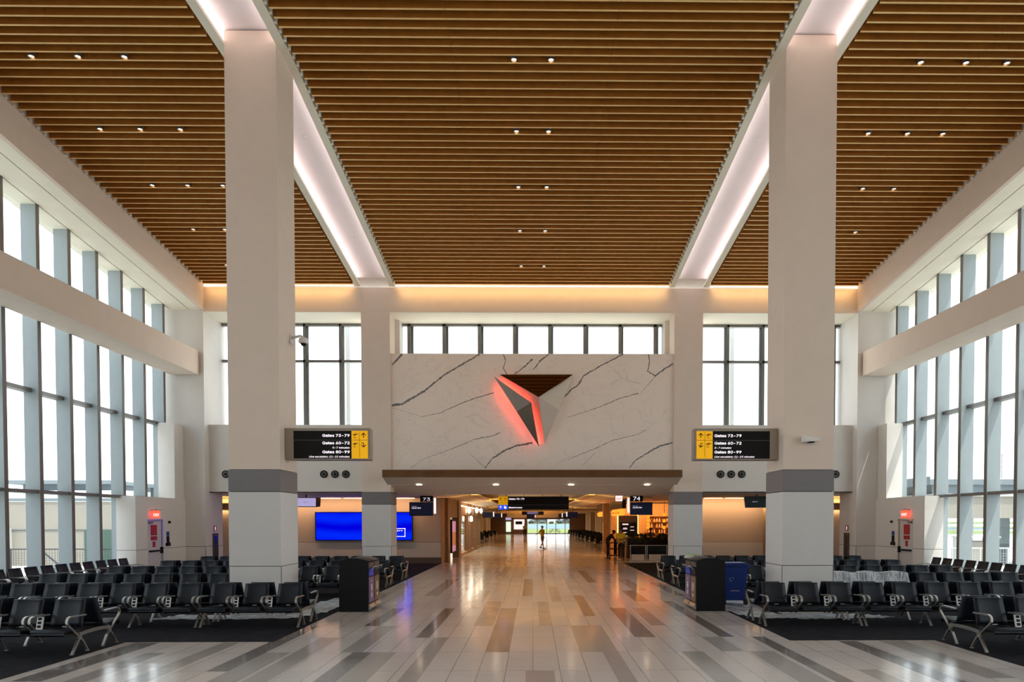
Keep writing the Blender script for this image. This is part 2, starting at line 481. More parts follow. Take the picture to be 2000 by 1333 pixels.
# floor -------------------------------------------------------------------
fl = MB().box(-15.2, 15.2, Y0 - .3, 31, -.3, 0).box(-15.2, 15.2, 31, 117, -.3, 0).build('floor', 'floor_tile')
struct(fl, 'polished grey terrazzo tile floor with darker strips')
strips = [(-2.13, -1.88, 13.0, 17.34), (.13, .384, 14.45, 18.79), (-.768, -.384, 11.55, 17.34), (-1.79, -1.53, 8.65, 13.0),
          (1.15, 1.40, 15.9, 20.24), (1.13, 1.38, 7.2, 14.45), (1.86, 2.24, 13.0, 17.34), (-3.07, -2.69, 20.24, 26.03),
          (-.30, 0, 20.24, 26.03), (3.07, 3.45, 21.68, 26.03), (3.42, 3.67, 13.0, 18.79), (3.07, 3.42, 11.55, 13.0), (3.99, 4.22, 7.2, 13.0),
          (-3.84, -3.5, 7.2, 13.0), (-4.6, -4.3, 10.1, 14.45), (-5.4, -5.1, 8.65, 12.5), (5.38, 5.7, 8.65, 12.5), (2.4, 2.75, 7.2, 11.55),
          (-2.9, -2.6, 7.2, 11.55), (4.6, 4.9, 7.2, 10.1), (2.7, 3.07, 18.79, 21.68), (-2.2, -1.9, 21.68, 26.03), (1.9, 2.2, 24.6, 30.4),
          (-1.3, -1, 27.5, 33.3), (.6, .9, 28.9, 34.7), (-6.2, -5.9, 7.2, 11.55), (-3.4, -3.1, 14.45, 17.34), (4.0, 4.3, 20.24, 24.58),
          (-6.9, -6.5, 9.5, 12.5), (6.1, 6.5, 9.5, 12.5)]
lt = [(-3.1, -2.75, 11.55, 14.45), (2.4, 2.7, 14.45, 17.34), (-.1, .3, 7.2, 10.1), (-1.2, -.8, 14.45, 18.79), (-2.6, -2.2, 8.65, 11.55), (3.5, 3.9, 8.65, 11.55),
      (.5, .768, 18.79, 23.1), (-1.6, -1.3, 17.34, 21.68), (-4.3, -3.9, 8.65, 11.55), (.77, 1.13, 11.55, 14.45)]
b = MB()
for x0, x1, y0, y1 in strips[::2]: b.box(x0, x1, y0, y1, 0, .0015)
b.build('dark_inlay', 'floor_strip', fl)
b = MB()
for x0, x1, y0, y1 in strips[1::2] + lt: b.box(x0, x1, y0, y1, 0, .0012)
b.build('pale_inlay', 'floor_strip_light', fl)

for s in (-1, 1):
    b = MB().prism([(s * 4.55, 12.58, .0), (s * 7.12, 12.58, 0), (s * 7.12, Y0, 0), (s * GX, Y0, 0), (s * GX, 36, 0), (s * 4.55, 36, 0)], (0, 0, .006))
    o = b.build('carpet', 'carpet')
    tag(o, 'dark charcoal carpet under the seating on the %s of the walkway' % ('left' if s < 0 else 'right'), 'carpet', kind='structure')

# pillars -------------------------------------------------------------------
def pillar(x0, x1, y0, y1, ztop, side, near):
    o = thing('column', None, None, kind='structure'); o['label'] = 'square white %s column on the %s of the walkway' % ('near' if near else 'far', 'left' if side < 0 else 'right')
    MB().box(x0, x1, y0, y1, 3.28, ztop).build('column_shaft', 'plaster', o)
    g = .012
    MB().box(x0 - g, x1 + g, y0 - g, y1 + g, 2.785, 3.27).build('grey_band', 'grey_band', o)
    MB().box(x0 - g, x1 + g, y0 - g, y1 + g, 1.11, 2.77).build('cladding_panel', 'cladding', o)
    MB().box(x0 - g, x1 + g, y0 - g, y1 + g, 0.0, 1.095).build('cladding_panel', 'cladding', o)
    b = MB().box(x0 + .02, x1 - .02, y0 + .02, y1 - .02, 0.01, 3.29)
    # corner joint of the cladding
    for cx in (x0 - g, x1 + g): b.box(cx - .006, cx + .006, y0 - g - .001, y0 - g + .004, .0, 1.095)
    b.build('joint', 'dark_joint', o)
    return o


for s in (-1, 1):
    xs = sorted((s * XI, s * (XI + WP)))
    pillar(*xs, YN, YN + DP, 12.95, s, True); pillar(*xs, YB, YB + DP, 10.4, s, False)

# ceiling: trough coves --------------------------------------------------------
for s in (-1, 1):
    root = thing('ceiling', None, None, kind='structure'); root['label'] = 'sloping cream light cove along the %s columns' % ('left' if s < 0 else 'right')
    for a, w in ((XI - .20, XI - .0), (XI + WP + .0, XI + WP + .20)):
        MB().sweep(lambda y: [(s * a, zc(y)), (s * w, zc(y)), (s * w, zc(y) + .07), (s * a, zc(y) + .07)], YS).build('cove_lip', 'cream_soffit', root)
        out = a if a < XI else w; inn = a + .14 if a < XI else w - .14
        # outer fascia going up behind the slats, ledge
        q = .03 if a < XI else -.03
        MB().sweep(lambda y: [(s * out, zc(y) + .05), (s * (out + q), zc(y) + .05), (s * (out + q), zc(y) + .62), (s * out, zc(y) + .62)], YS).build('cove_fascia', 'cream_soffit', root)
    MB().sweep(lambda y: [(s * (XI - .18), zc(y) + .34), (s * (XI + WP + .18), zc(y) + .34), (s * (XI + WP + .18), zc(y) + .5), (s * (XI - .18), zc(y) + .5)], YS).build('cove_vault', 'cove_white', root)
    for xx in (XI - .10, XI + WP + .10):
        MB().sweep(lambda y: [(s * (xx - .025), zc(y) + .075), (s * (xx + .025), zc(y) + .075), (s * (xx + .025), zc(y) + .10), (s * (xx - .025), zc(y) + .10)], YS).build('led_strip', 'led_white', root)
    # sprinklers are tiny discs in the vault
    for y in (14.2, 20.0, 25.5):
        MB().lathe([(.05, 0), (.03, -.03)], 10).build('sprinkler', 'white_plastic', root, (s * (XI + WP / 2), y, zc(y) + .335))

# wood slats -----------------------------------------------------------------------
PIT = .2868
bays = [(-12.93, -(XI + WP + .26), 'left', [-10.15]), (-(XI - .26), XI - .26, 'middle', [-1.8, 1.8]), (XI + WP + .26, 12.93, 'right', [10.15])]
for x0, x1, nm, cuts in bays:
    root = thing('ceiling', None, None, kind='structure'); root['label'] = 'wooden slat ceiling of the %s bay' % nm
    xs = [x0] + cuts + [x1]; k = 0; y = 28.52; b = MB(); c2 = MB(); eb = MB()
    while y > 3:
        z = zc(y)
        for a, c in zip(xs, xs[1:]):
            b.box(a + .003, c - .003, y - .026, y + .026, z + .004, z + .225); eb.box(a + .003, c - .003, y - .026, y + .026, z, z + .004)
        for e in (x0, x1):
            if (nm == 'left' and e == x1) or (nm == 'right' and e == x0): continue
            q = -.05 if e == x0 else .05
            c2.box(e, e + q, y - .16, y - .09, z + .01, z + .3)
        y -= PIT
    b.build('slats', 'slat_wood_shaded', root); eb.build('slat_edges_lit', 'slat_edge', root); c2.build('hanger_blocks', 'cream_soffit', root)
    MB().sweep(lambda y: [(x0 - .05, zc(y) + .30), (x1 + .05, zc(y) + .30), (x1 + .05, zc(y) + .4), (x0 - .05, zc(y) + .4)], [3, ZK, 28.6]).build('backing', 'slat_back', root)
    # warm light line where slats meet the header
    MB().box(x0, x1, 28.60, 28.64, 11.40, 11.425).build('led_strip', 'led_line', root)
    area('header_wash', ((x0 + x1) / 2, 28.45, 11.36), (x1 - x0 - .3, .06), 7.5 * (x1 - x0) / 5, (1, .62, .24), (0, .42, -1), root, 2.2)

# roof cap so no daylight leaks in
o = MB().sweep(lambda y: [(-15.1, zc(y) + .7), (15.1, zc(y) + .7), (15.1, zc(y) + .85), (-15.1, zc(y) + .85)], [Y0, ZK, 31]).build('ceiling', 'concrete'); struct(o, 'roof slab above the slats')
o = MB().box(-13.2, 13.2, Y0, 3.1, 12.64, 12.9).build('ceiling', 'plaster'); struct(o, 'plain ceiling behind the viewpoint')

# side soffits ----------------------------------------------------------------------
for s in (-1, 1):
    side = 'left' if s < 0 else 'right'
    root = thing('ceiling', None, None, kind='structure'); root['label'] = 'cream soffit over the %s window wall' % side
    MB().sweep(lambda y: [(s * 13.0, zc(y) - .945), (s * 13.12, zc(y) - .945), (s * 13.12, zc(y) + .6), (s * 13.0, zc(y) + .6)], YS).build('soffit_face', 'plaster', root)
    MB().sweep(lambda y: [(s * 13.12, zc(y) - .945), (s * 13.55, zc(y) - .945), (s * 13.55, zc(y) - .85), (s * 13.12, zc(y) - .85)], YS).build('soffit_board', 'cream_soffit', root)
    MB().sweep(lambda y: [(s * 13.59, zc(y) - .945), (s * 14.29, zc(y) - .945), (s * 14.29, zc(y) - .85), (s * 13.59, zc(y) - .85)], YS).build('soffit_board', 'cream_soffit', root)
    MB().sweep(lambda y: [(s * 14.33, zc(y) - .95), (s * 15.0, zc(y) - .95), (s * 15.0, zc(y) - .6), (s * 14.33, zc(y) - .6)], YS).build('window_head', 'cream_soffit', root)
    MB().sweep(lambda y: [(s * 13.5, zc(y) - .855), (s * 14.4, zc(y) - .855), (s * 14.4, zc(y) - .8), (s * 13.5, zc(y) - .8)], YS).build('slot', 'slat_back', root)
    # boxed beam across the windows
    o = MB().box(s * 13.2, s * 14.3, Y0, 28.66, 7.91, 8.85).build('beam', 'plaster'); struct(o, 'plastered horizontal box beam in front of %s windows' % side)
    # pilaster and return at the far end
    o = MB().box(s * 13.03, s * 15.0, 28.73, 29.2, 0, 10.9).build('wall_%s' % side, 'white_panel'); struct(o, 'tall white pilaster ending the %s window wall' % side)
    o = MB().box(s * 13.03, s * 15.0, 29.2, 30.3, 0, 3.3).box(s * 13.03, s * 15.0, 29.2, 30.75, 3.3, 10.9).build('wall_%s_return' % side, 'white_panel'); struct(o, 'white return wall behind the %s pilaster' % side)
    # door enclosure
    root = thing('wall_%s_enclosure' % side, None, None, kind='structure'); root['label'] = 'white wall enclosure with emergency door, %s end' % side
    MB().box(s * 13.83, s * 14.5, 25.15, 28.73, 1.11, 3.0).build('wall_panel', 'white_panel', root)
    MB().box(s * 13.83, s * 14.5, 25.15, 28.73, 0, 1.096).build('wall_panel', 'white_panel', root)
    MB().box(s * 13.84, s * 14.5, 25.16, 28.73, 1.09, 1.12).build('joint', 'dark_joint', root)
    MB().box(s * 13.87, s * 14.5, 28.0, 28.72, 3.0, 5.93).build('wall_panel', 'white_panel', root)
    b = MB().box(s * 13.024, s * 14.3, 28.722, 28.73, 1.095, 1.11).box(s * 13.022, s * 13.03, 28.73, 30.3, 1.095, 1.11)
    b.box(s * 13.022, s * 13.034, 28.72, 28.73, 0, 1.095); b.build('joint', 'dark_joint', root)

# side window walls ----------------------------------------------------------------
wn = 0
for s in (-1, 1):
    side = 'left' if s < 0 else 'right'; wn += 1
    root = thing('window_%d' % wn, None, None, kind='structure'); root['label'] = 'tall fin-mullioned glass wall on the %s' % side
    fy = [28.22 - 1.416 * i for i in range(27)]
    fy = [y for y in fy if y > Y0 + .5]
    fin = None
    for i, y in enumerate(fy):
        zt = zc(y) - .93
        MB().box(s * (FX + .012), s * (GX - .02), y - .07, y + .07, 0, zt).build('mullion', 'fin_sky_tint', root)
        MB().box(s * FX, s * (FX + .014), y - .072, y + .072, 0, zt).build('mullion_edge', 'fin_edge', root)
    for z0, z1 in ((-.02, .06), (2.93, 3.03), (5.86, 5.98), (8.84, 8.96)):
        MB().box(s * (FX + .2 if z0 > 3.5 or z0 < 1 else FX + .04), s * GX, Y0, 28.73, z0, z1).build('transom', 'rail_metal', root)
    MB().sweep(lambda y: [(s * (GX - .01), -.1), (s * (GX + .01), -.1), (s * (GX + .01), zc(y) - .8), (s * (GX - .01), zc(y) - .8)], YS).build('pane', 'glass', root)

# end wall ------------------------------------------------------------------------
hd = MB().box(-13.03, 13.03, YB, YW + .3, 10.42, 11.38).build('wall_far_header', 'plaster'); struct(hd, 'plaster header band under the ceiling on the far wall')
MB().box(-13.03, 13.03, YB + .01, YW + .3, 10.405, 10.42).build('soffit_board', 'cream_soffit', hd)
for s in (-1, 1):
    side = 'left' if s < 0 else 'right'
    xa, xb = (-13.03, -(XI + WP)) if s < 0 else (XI + WP, 13.03)
    q = MB().box(xa, xb, 29.1, YW + .25, 3.26, 6.0).build('wall_far_%s' % side, 'white_panel'); struct(q, 'white wall band below the far %s windows' % side)
    wn += 1
    root = thing('window_%d' % wn, None, None, kind='structure'); root['label'] = 'far %s clerestory window with grey grid frame' % side
    MB().box(xa, xb, YW + .19, YW + .21, 6.0, 10.42).build('pane', 'glass', root)
    for z0, z1 in ((10.30, 10.4), (8.79, 8.89), (6.0, 6.07)): MB().box(xa, xb, YW, YW + .2, z0, z1).build('transom', 'rail_metal', root)
    for px in ((636, 588, 664) if s < 0 else (1418, 1497, 1608)): pass
    for X in ([-9.58 + 1.5, -9.58, -11.1, -12.6] if s < 0 else [8.27, 9.77, 11.3, 12.8]):
        MB().box(X - .05, X + .05, YW, YW + .22, 6.0, 10.42).build('mullion', 'rail_metal', root)
        MB().box(X + (.05 if s < 0 else -.05), X + (.14 if s < 0 else -.14), YW + .12, YW + .22, 6.0, 10.42).build('mullion', 'fin_sky_tint', root)
    # side header under band
wn += 1
root = thing('window_%d' % wn, None, None, kind='structure'); root['label'] = 'long clerestory window above the marble wall'
MB().box(-XI, XI, YW + .19, YW + .21, 8.6, 10.42).build('pane', 'glass', root)
MB().box(-XI, XI, YW, YW + .2, 10.31, 10.4).build('transom', 'rail_metal', root)
for i in range(8):
    X = at(740 + (195, 424, 654, 883, 1112, 1342, 1571, 1800)[i] / 3.333, 660, YW).x
    MB().box(X - .07, X + .07, YW, YW + .22, 8.6, 10.42).build('mullion', 'rail_metal', root)
    MB().box(X - .02, X + .16, YW + .19, YW + .28, 8.6, 10.42).build('mullion', 'fin_sky_tint', root)
for s in (-1, 1):
    o = MB().box(s * 5.48, s * (XI + .01), YB + DP, YW + .25, 3.3, 10.42).build('wall_far_reveal', 'white_panel'); struct(o, 'narrow white reveal beside the long clerestory')

# marble wall
mz0, mz1, MY = 3.9, 8.80, 28.82
o = MB().box(-XI + .0, XI - .0, MY, YW + .2, mz0, mz1).build('wall_marble', 'marble'); struct(o, 'white marble feature wall with grey diagonal veins'); mw = o
rnd = random.Random(3)


def vein(b, pts, w0, w1, n=26):
    P = []
    for (xa, ya), (xb, yb) in zip(pts, pts[1:]):
        k = max(4, int(n * math.hypot(xb - xa, yb - ya) / 200))
        for i in range(k): P.append((xa + (xb - xa) * i / k + rnd.uniform(-1.6, 1.6), ya + (yb - ya) * i / k + rnd.uniform(-2.2, 2.2)))
    P.append(pts[-1]); Q = [at(740 + x / 3.333, 600 + y / 3.333, MY) for x, y in P]
    N = len(Q); L_, R_ = [], []
    for i, q in enumerate(Q):
        d = (Q[min(i + 1, N - 1)] - Q[max(i - 1, 0)]).normalized(); nn = Vector((-d.z, 0, d.x))
        w = (w0 + (w1 - w0) * i / (N - 1)) * rnd.uniform(.6, 1.4) * .5
        L_.append((q.x + nn.x * w, MY - .0015, q.z + nn.z * w)); R_.append((q.x - nn.x * w, MY - .0015, q.z - nn.z * w))
    k = len(b.v); b.v += L_ + R_
    for i in range(N - 1): b.f.append((k + i, k + i + 1, k + N + i + 1, k + N + i))


b = MB()
for pts, a, c in (([(85, 380), (150, 308)], .05, .07), ([(85, 640), (150, 632), (290, 552), (360, 495), (430, 440), (540, 375), (655, 308)], .08, .05),
                  ([(280, 715), (400, 690), (530, 630), (640, 590), (750, 558)], .015, .04), ([(305, 985), (420, 945), (560, 890), (620, 862), (750, 838), (790, 818)], .015, .03),
                  ([(690, 1050), (740, 985), (830, 930), (900, 903), (1000, 885)], .03, .09), ([(700, 1050), (620, 980), (600, 962)], .01, .006),
                  ([(810, 308), (825, 345), (810, 400), (835, 438)], .03, .03), ([(880, 438), (925, 408), (960, 378), (1000, 340)], .03, .06),
                  ([(1005, 410), (1050, 350), (1105, 308)], .04, .05), ([(1210, 585), (1250, 540), (1300, 505), (1330, 450), (1440, 385), (1590, 308)], .05, .05),
                  ([(1220, 722), (1320, 690), (1430, 655), (1560, 598), (1690, 562)], .012, .035), ([(1250, 985), (1380, 935), (1520, 870), (1690, 828), (1740, 800)], .02, .02),
                  ([(1630, 1050), (1670, 1000), (1740, 955), (1830, 905), (1910, 885)], .03, .07), ([(1755, 308), (1762, 360), (1750, 420), (1800, 448), (1850, 410), (1915, 370)], .03, .06),
                  ([(1800, 450), (1740, 520), (1700, 560)], .02, .01), ([(600, 962), (690, 1048)], .006, .01), ([(1410, 950), (1320, 1035)], .01, .008),
                  ([(205, 1050), (260, 1010), (305, 985)], .01, .012), ([(85, 655), (170, 680), (280, 715)], .008, .008), ([(560, 720), (640, 700), (720, 760)], .006, .006),
                  ([(1500, 380), (1590, 470), (1700, 500)], .006, .006)):
    vein(b, pts, a, c)
mat('vein', (.20, .185, .175), .3, noise=.3, nscale=6)
b.build('marble_veins', 'vein', mw)

# emblem ---------------------------------------------------------------------------
em = thing('wall_emblem', 'folded triangular metal airline emblem, red-backlit, on the marble wall', 'emblem', (0, MY, 0))
def P3(x, y, d): q = at(x, y, MY - d); return (q.x, q.y - MY, q.z)
def ex(pts, t=.03): return MB().prism(pts, (0, t, 0))
A_, B_, C_ = P3(976, 732, .20), P3(1119, 732, .20), P3(1052, 776, .46)
ex([A_, B_, C_]).build('top_facet', 'bronze_mirror', em)
MB().add([P3(964, 735, .20), P3(1037.5, 786.5, .45), P3(1009, 804.5, .22)], [(0, 1, 2)]).add([P3(964, 735, .17), P3(1037.5, 786.5, .42), P3(1009, 804.5, .19)], [(0, 2, 1)]).build('upper_left_facet', 'facet_brown', em)
MB().add([P3(1037.5, 786.5, .45), P3(1053, 873.5, .20), P3(1009, 804.5, .22)], [(0, 1, 2)]).add([P3(1037.5, 786.5, .42), P3(1053, 873.5, .17), P3(1009, 804.5, .19)], [(0, 2, 1)]).build('lower_left_facet', 'bronze_dark', em)
MB().add([P3(1052, 776, .34), P3(1119, 735, .1), P3(1101, 775, .14), P3(1092, 801, .28)], [(0, 1, 2), (0, 2, 3)]).build('right_facet', 'emblem_pale', em)
MB().add([P3(1052, 776, .34), P3(1092, 801, .28), P3(1064, 868, .08)], [(0, 1, 2)]).add([P3(1092, 801, .28), P3(1101, 777, .02), P3(1064, 868, .02)], [(0, 1, 2)]).build('right_facet', 'emblem_pale_grey', em)
# red strips behind the left facets wash the marble on both sides
def backlight(pa, pb, d, en, wd):
    a0, a1 = Vector(P3(*pa, d)), Vector(P3(*pb, d)); L_ = (a1 - a0).length; mid = (a0 + a1) / 2
    xax = (a1 - a0).normalized(); zax = Vector((0, -1, 0)); zax = (zax - xax * zax.dot(xax)).normalized(); yax = zax.cross(xax)
    la = area('red_backlight', (0, 0, 0), (L_, wd), en, (1, .025, .012), (0, 1, 0), em, PI)
    la.matrix_local = Matrix.Translation(mid) @ Matrix(((xax.x, yax.x, zax.x, 0), (xax.y, yax.y, zax.y, 0), (xax.z, yax.z, zax.z, 0), (0, 0, 0, 1)))
backlight((977, 756), (1046, 858), .20, 15, .05)
backlight((980, 744), (1032, 785), .13, 5, .05)
backlight((1034, 795), (1052, 862), .13, 5, .05)

# canopy ---------------------------------------------------------------------------
ca = thing('entrance_canopy', 'wide bronze-edged canopy over the concourse entrance', 'canopy', (0, 27.7, 0), kind='structure')
MB().box(-5.79, 5.79, 0, .08, 3.80, 4.09).build('bronze_fascia', 'bronze', ca)
b = MB()
for s in (-1, 1):
    b.prism([(s * 5.785, .08, 3.81), (s * 5.785, .08, 4.08), (s * 5.785, 1.02, 4.08), (s * 5.785, 1.02, 3.56)], (-s * .03, 0, 0))
b.build('side_panel', 'white_panel', ca)
MB().prism([(-5.77, .08, 3.80), (5.77, .08, 3.80), (5.77, 1.02, 3.565), (-5.77, 1.02, 3.565)], (0, 0, .02)).build('soffit_board', 'plaster', ca)
MB().prism([(-XI + .01, 1.02, 3.565), (XI - .01, 1.02, 3.565), (XI - .01, 2.35, 3.23), (-XI + .01, 2.35, 3.23)], (0, 0, .02)).build('soffit_board', 'plaster', ca)
MB().box(-5.77, 5.77, .05, 1.02, 4.06, 4.09).build('top_board', 'bronze', ca)
MB().box(-XI + .01, XI - .01, 1.02, 1.15, 3.56, 4.05).build('back_board', 'plaster', ca)
for x in (-4.53, -1.47, 1.54, 4.58):
    MB().lathe([(.10, 0), (.10, .012)], 16).build('recessed_lamp', 'lamp_soft', ca, (x, 1.02, 3.546))
for s, nm in ((-1, 'left'), (1, 'right')):
    o = MB().box(s * XI, s * 13.03, 29.1, 36, 3.255, 3.3).build('ceiling', 'plaster'); struct(o, 'low ceiling over the far %s seats' % nm)

# behind the viewpoint ----------------------------------------------------------------
o = MB().box(-15, 15, Y0 - .3, Y0, 0, 13.5).build('wall_back', 'plaster'); struct(o, 'plain wall behind the viewpoint')

# ------------------------------------------------------------------ concourse shell
o = MB().box(-13.6, -4.53, 35.85, 36.3, 1.065, 3.6).build('wall_gate_left', 'gate_wall'); struct(o, 'beige gate wall carrying the blue video screen'); gl = o
MB().box(-13.6, -4.53, 35.83, 36.3, .30, 1.05).build('wall_panel', 'gate_base', gl); MB().box(-13.6, -4.54, 35.86, 36.3, 1.04, 1.07).build('joint', 'dark_joint', gl)
MB().box(-13.6, -4.53, 35.8, 36.3, 0, .30).build('skirting', 'brown_base', gl)
MB().box(-4.56, -4.45, 35.79, 36.35, 0, 3.4).build('end_trim', 'wood_light', gl)
o = MB().box(7.2, 11.55, 35.85, 36.3, 1.065, 3.6).build('wall_gate_right', 'gate_wall'); struct(o, 'beige gate wall on the right'); gr = o
MB().box(7.2, 11.55, 35.83, 36.3, .30, 1.05).build('wall_panel', 'gate_base', gr); MB().box(7.21, 11.55, 35.86, 36.3, 1.04, 1.07).build('joint', 'dark_joint', gr)
MB().box(7.2, 11.55, 35.8, 36.3, 0, .30).build('skirting', 'brown_base', gr)
for (g_, xa, xb, col) in ((gl, -12.9, -5.7, (1, .60, .32)), (gr, 7.3, 11.5, (1, .60, .30))):
    n = 4
    for i in range(n):
        x0 = xa + (xb - xa) * i / n + .08; x1 = xa + (xb - xa) * (i + 1) / n - .08
        MB().box(x0, x1, 35.15, 35.2, 3.215, 3.235).build('led_strip', 'led_line', g_)
    area('wall_wash', ((xa + xb) / 2, 35.2, 3.2), (xb - xa, .08), 34 if g_ is gl else 26, col, (0, .8, -1), g_, 2.6)
# corridors beyond, far outer corners
for s, nm in ((-1, 'left'), (1, 'right')):
    o = MB().box(s * 12.4, s * 15.2, 34.0, 34.2, 0, 3.35).build('wall_corridor', 'gate_wall'); struct(o, 'warm-lit end wall of the %s side corridor' % nm)
    MB().box(s * 12.4, s * 15, 33.85, 34.0, 2.64, 2.92).build('bulkhead', 'wood_brown', o)
    MB().box(s * 12.4, s * 15, 33.80, 34.0, 2.925, 2.96).build('ledge', 'wood_light', o)
    area('corridor_wash', (s * 13.7, 33.9, 2.98), (2.4, .06), 9, (1, .6, .2), (0, .3, 1), o); area('corridor_wash', (s * 13.7, 33.9, 2.62), (2.4, .06), 6, (1, .6, .25), (0, .3, -1), o)
    o = MB().box(s * 15.0, s * 15.2, 30.9, 34.2, 0, 3.4).build('wall_outer', 'plaster'); struct(o, 'outer wall of the %s side corridor' % nm)
    o = MB().box(s * 13.03, s * 15.2, 30.3, 36, 3.27, 3.4).build('ceiling', 'plaster'); struct(o, 'low ceiling by the %s corridor' % nm)

o = MB().box(11.3, 12.6, 37.0, 37.2, 0, 3.4).box(12.4, 12.6, 34.2, 37.0, 0, 3.4).box(11.3, 11.5, 36.3, 37.0, 0, 3.4).build('wall_niche', 'gate_wall'); struct(o, 'warm-lit niche wall beside the right gate wall')
area('niche_wash', (11.95, 36.7, 3.2), (.7, .1), 9, (1, .6, .2), (0, .4, -1), o)
ZL = 3.28
def soffit(x0, x1, y0, y1, lab):
    o = MB().box(x0, x1, y0, y1, ZL, ZL + .7).build('ceiling', 'plaster'); struct(o, lab); return o
soffit(-9.5, -3.95, 36, 117, 'low left soffit of the concourse'); soffit(4.0, 9.5, 36, 117, 'low right soffit of the concourse')
soffit(-13.6, -3.95, 30.05, 36, 'low soffit over the left gate wall'); soffit(4.0, 13.6, 30.05, 36, 'low soffit over the right gate wall')
tr = MB().box(-4.0, 4.1, 30, 117, 4.05, 4.2).build('ceiling', 'cream_soffit'); struct(tr, 'raised central tray of the concourse ceiling')
for s, x, q in ((-1, -3.95, 1), (1, 4.0, -1)):
    for ya, yb in ((30.2, 76), (78, 112)):
        MB().prism([(x, ya, ZL), (x + q * .8, ya, ZL + .12), (x + q * .8, ya, ZL + .2), (x, ya, ZL + .2)], (0, yb - ya, 0)).build('sloped_ledge', 'cream_soffit', tr)
        MB().box(x + q * .8, x + q * 1.25, ya, yb, ZL + .12, ZL + .2).build('ledge', 'plaster', tr)
    for y0, y1 in ((30.4, 40), (40, 52), (52, 76), (78, 95), (95, 112)):
        area('tray_wash', (x + q * .75, (y0 + y1) / 2, ZL + .24), (.25, y1 - y0), 6.5 * (y1 - y0), (1, .48, .10), (q * .6, 0, 1), tr)
        area('ledge_wash', (x + q * .3, (y0 + y1) / 2, 2.95), (.03, y1 - y0), 1.3 * (y1 - y0), (1, .48, .12), (q * .3, 0, 1), tr)
for y0, y1, z in ((30.0, 30.25, ZL), (76, 78, ZL - .08), (90, 92, ZL - .12), (103, 104, ZL - .1), (112, 117, 2.62)):
    MB().box(-4.0, 4.05, y0, y1, z, 4.1).build('cross_beam', 'plaster', tr)
for y in (84, 98, 108): area('tray_wash', (.3, y, 3.9), (5, 1), 40, (1, .5, .12), (0, 1, -.15), tr)
# end wall with window at Y = 116
ew = MB().box(-9.5, -.85, 116, 116.3, 0, 3.4).box(-.85, 5.95, 116, 116.3, 2.35, 3.4).box(5.95, 9.5, 116, 116.3, 0, 3.4).build('wall_concourse_end', 'wood_brown'); struct(ew, 'dark end wall of the concourse')
wn += 1
root = thing('window_%d' % wn, None, None, kind='structure'); root['label'] = 'bright end window of the concourse'
MB().box(-.85, 5.95, 116.1, 116.12, 0, 2.35).build('pane', 'glass', root)
for x in (.75, 2.28, 3.75, 5.25): MB().box(x - .05, x + .05, 116.02, 116.2, 0, 2.35).build('mullion', 'rail_metal', root)
MB().box(-.85, 5.95, 116.02, 116.2, 0, .12).build('transom', 'rail_metal', root)
# left side wall of the concourse
o = MB().box(-9.5, -9.3, 60, 117, 0, 3.3).build('wall_concourse_left', 'gate_wall'); struct(o, 'far left wall of the concourse')
o = MB().box(9.3, 9.5, 36, 117, 0, 3.3).build('wall_concourse_right', 'gate_wall'); struct(o, 'far right wall of the concourse')
for i, y in enumerate((66, 74, 82, 90, 98, 106)):
    o = MB().box(7.9, 8.7, y, y + .8, 0, ZL).build('column', 'white_panel'); struct(o, 'white column along the right gate lounge')
    o = MB().box(-7.2, -6.4, y + 2, y + 2.8, 0, ZL).build('column', 'white_panel'); struct(o, 'white column along the left gate lounge')
    if i % 2 == 0: area('lounge_light', (7.4, y + 4, 3.2), (1, 6), 22, (1, .75, .45), (.6, 0, -1), tr); area('lounge_light', (-6.0, y + 4, 3.2), (1, 6), 10, (1, .7, .4), (0, 0, -1), tr)
# storefront side, Y 36..60 at X=-4.35
sf = thing('storefront', 'wood-framed glass shopfront on the concourse left', 'storefront', (-4.4, 36.4, 0), kind='structure')
b = MB().box(-.25, .12, 0, .9, 0, 3.28).build('timber_post', 'wood_brown', sf)
MB().box(-.3, .05, .9, 5.2, 2.3, 3.28).build('fascia_board', 'wood_brown', sf)
MB().box(-2.3, -2.2, 0, 24, 0, 3.28).build('shop_back_wall', 'outdoor_beige', sf)
MB().box(-.25, .12, 5.2, 6.6, 0, 3.28).build('timber_post', 'wood_brown', sf)
MB().box(-.3, .05, 6.6, 24, 2.5, 3.28).build('fascia_board', 'wood_light', sf)
for y in (11.5, 13.5, 17, 19, 22): MB().box(-.2, .1, y, y + .5, 0, 3.28).build('timber_post', 'wood_brown', sf)
MB().box(-.05, -.03, 6.6, 24, .15, 2.5).build('pane', 'glass', sf)
MB().box(-.15, .1, 6.6, 24, 0, .15).build('plinth', 'wood_light', sf)
MB().box(-2.3, 0, 23.8, 24, 0, 3.28).build('shop_end_wall', 'wood_light', sf)
MB().box(.05, .09, 6.8, 23.6, 3.02, 3.06).build('led_strip', 'lamp_soft', sf)
area('shop_light', (-1.2, 15, 3.1), (1.2, 16), 200, (1, .88, .7), (0, 0, -1), sf)
MB().box(-1.9, -1.5, 7, 22, .3, 2.1).build('display_shelf', 'shop_glow', sf)
po = thing('poster_lightbox', 'tall pink and orange lit poster in the shopfront', 'poster', (-4.42, 39.2, 0))
MB().box(-.10, .02, 0, 1.9, .35, 2.2).build('frame', 'black_plastic', po); MB().box(.02, .03, .1, 1.8, 1.5, 2.1).build('picture_panel', 'poster_pink', po)
MB().box(.02, .03, .1, 1.8, .75, 1.5).build('picture_panel', 'poster_orange', po); MB().box(.02, .03, .1, 1.8, .42, .75).build('picture_panel', 'poster_pink', po)
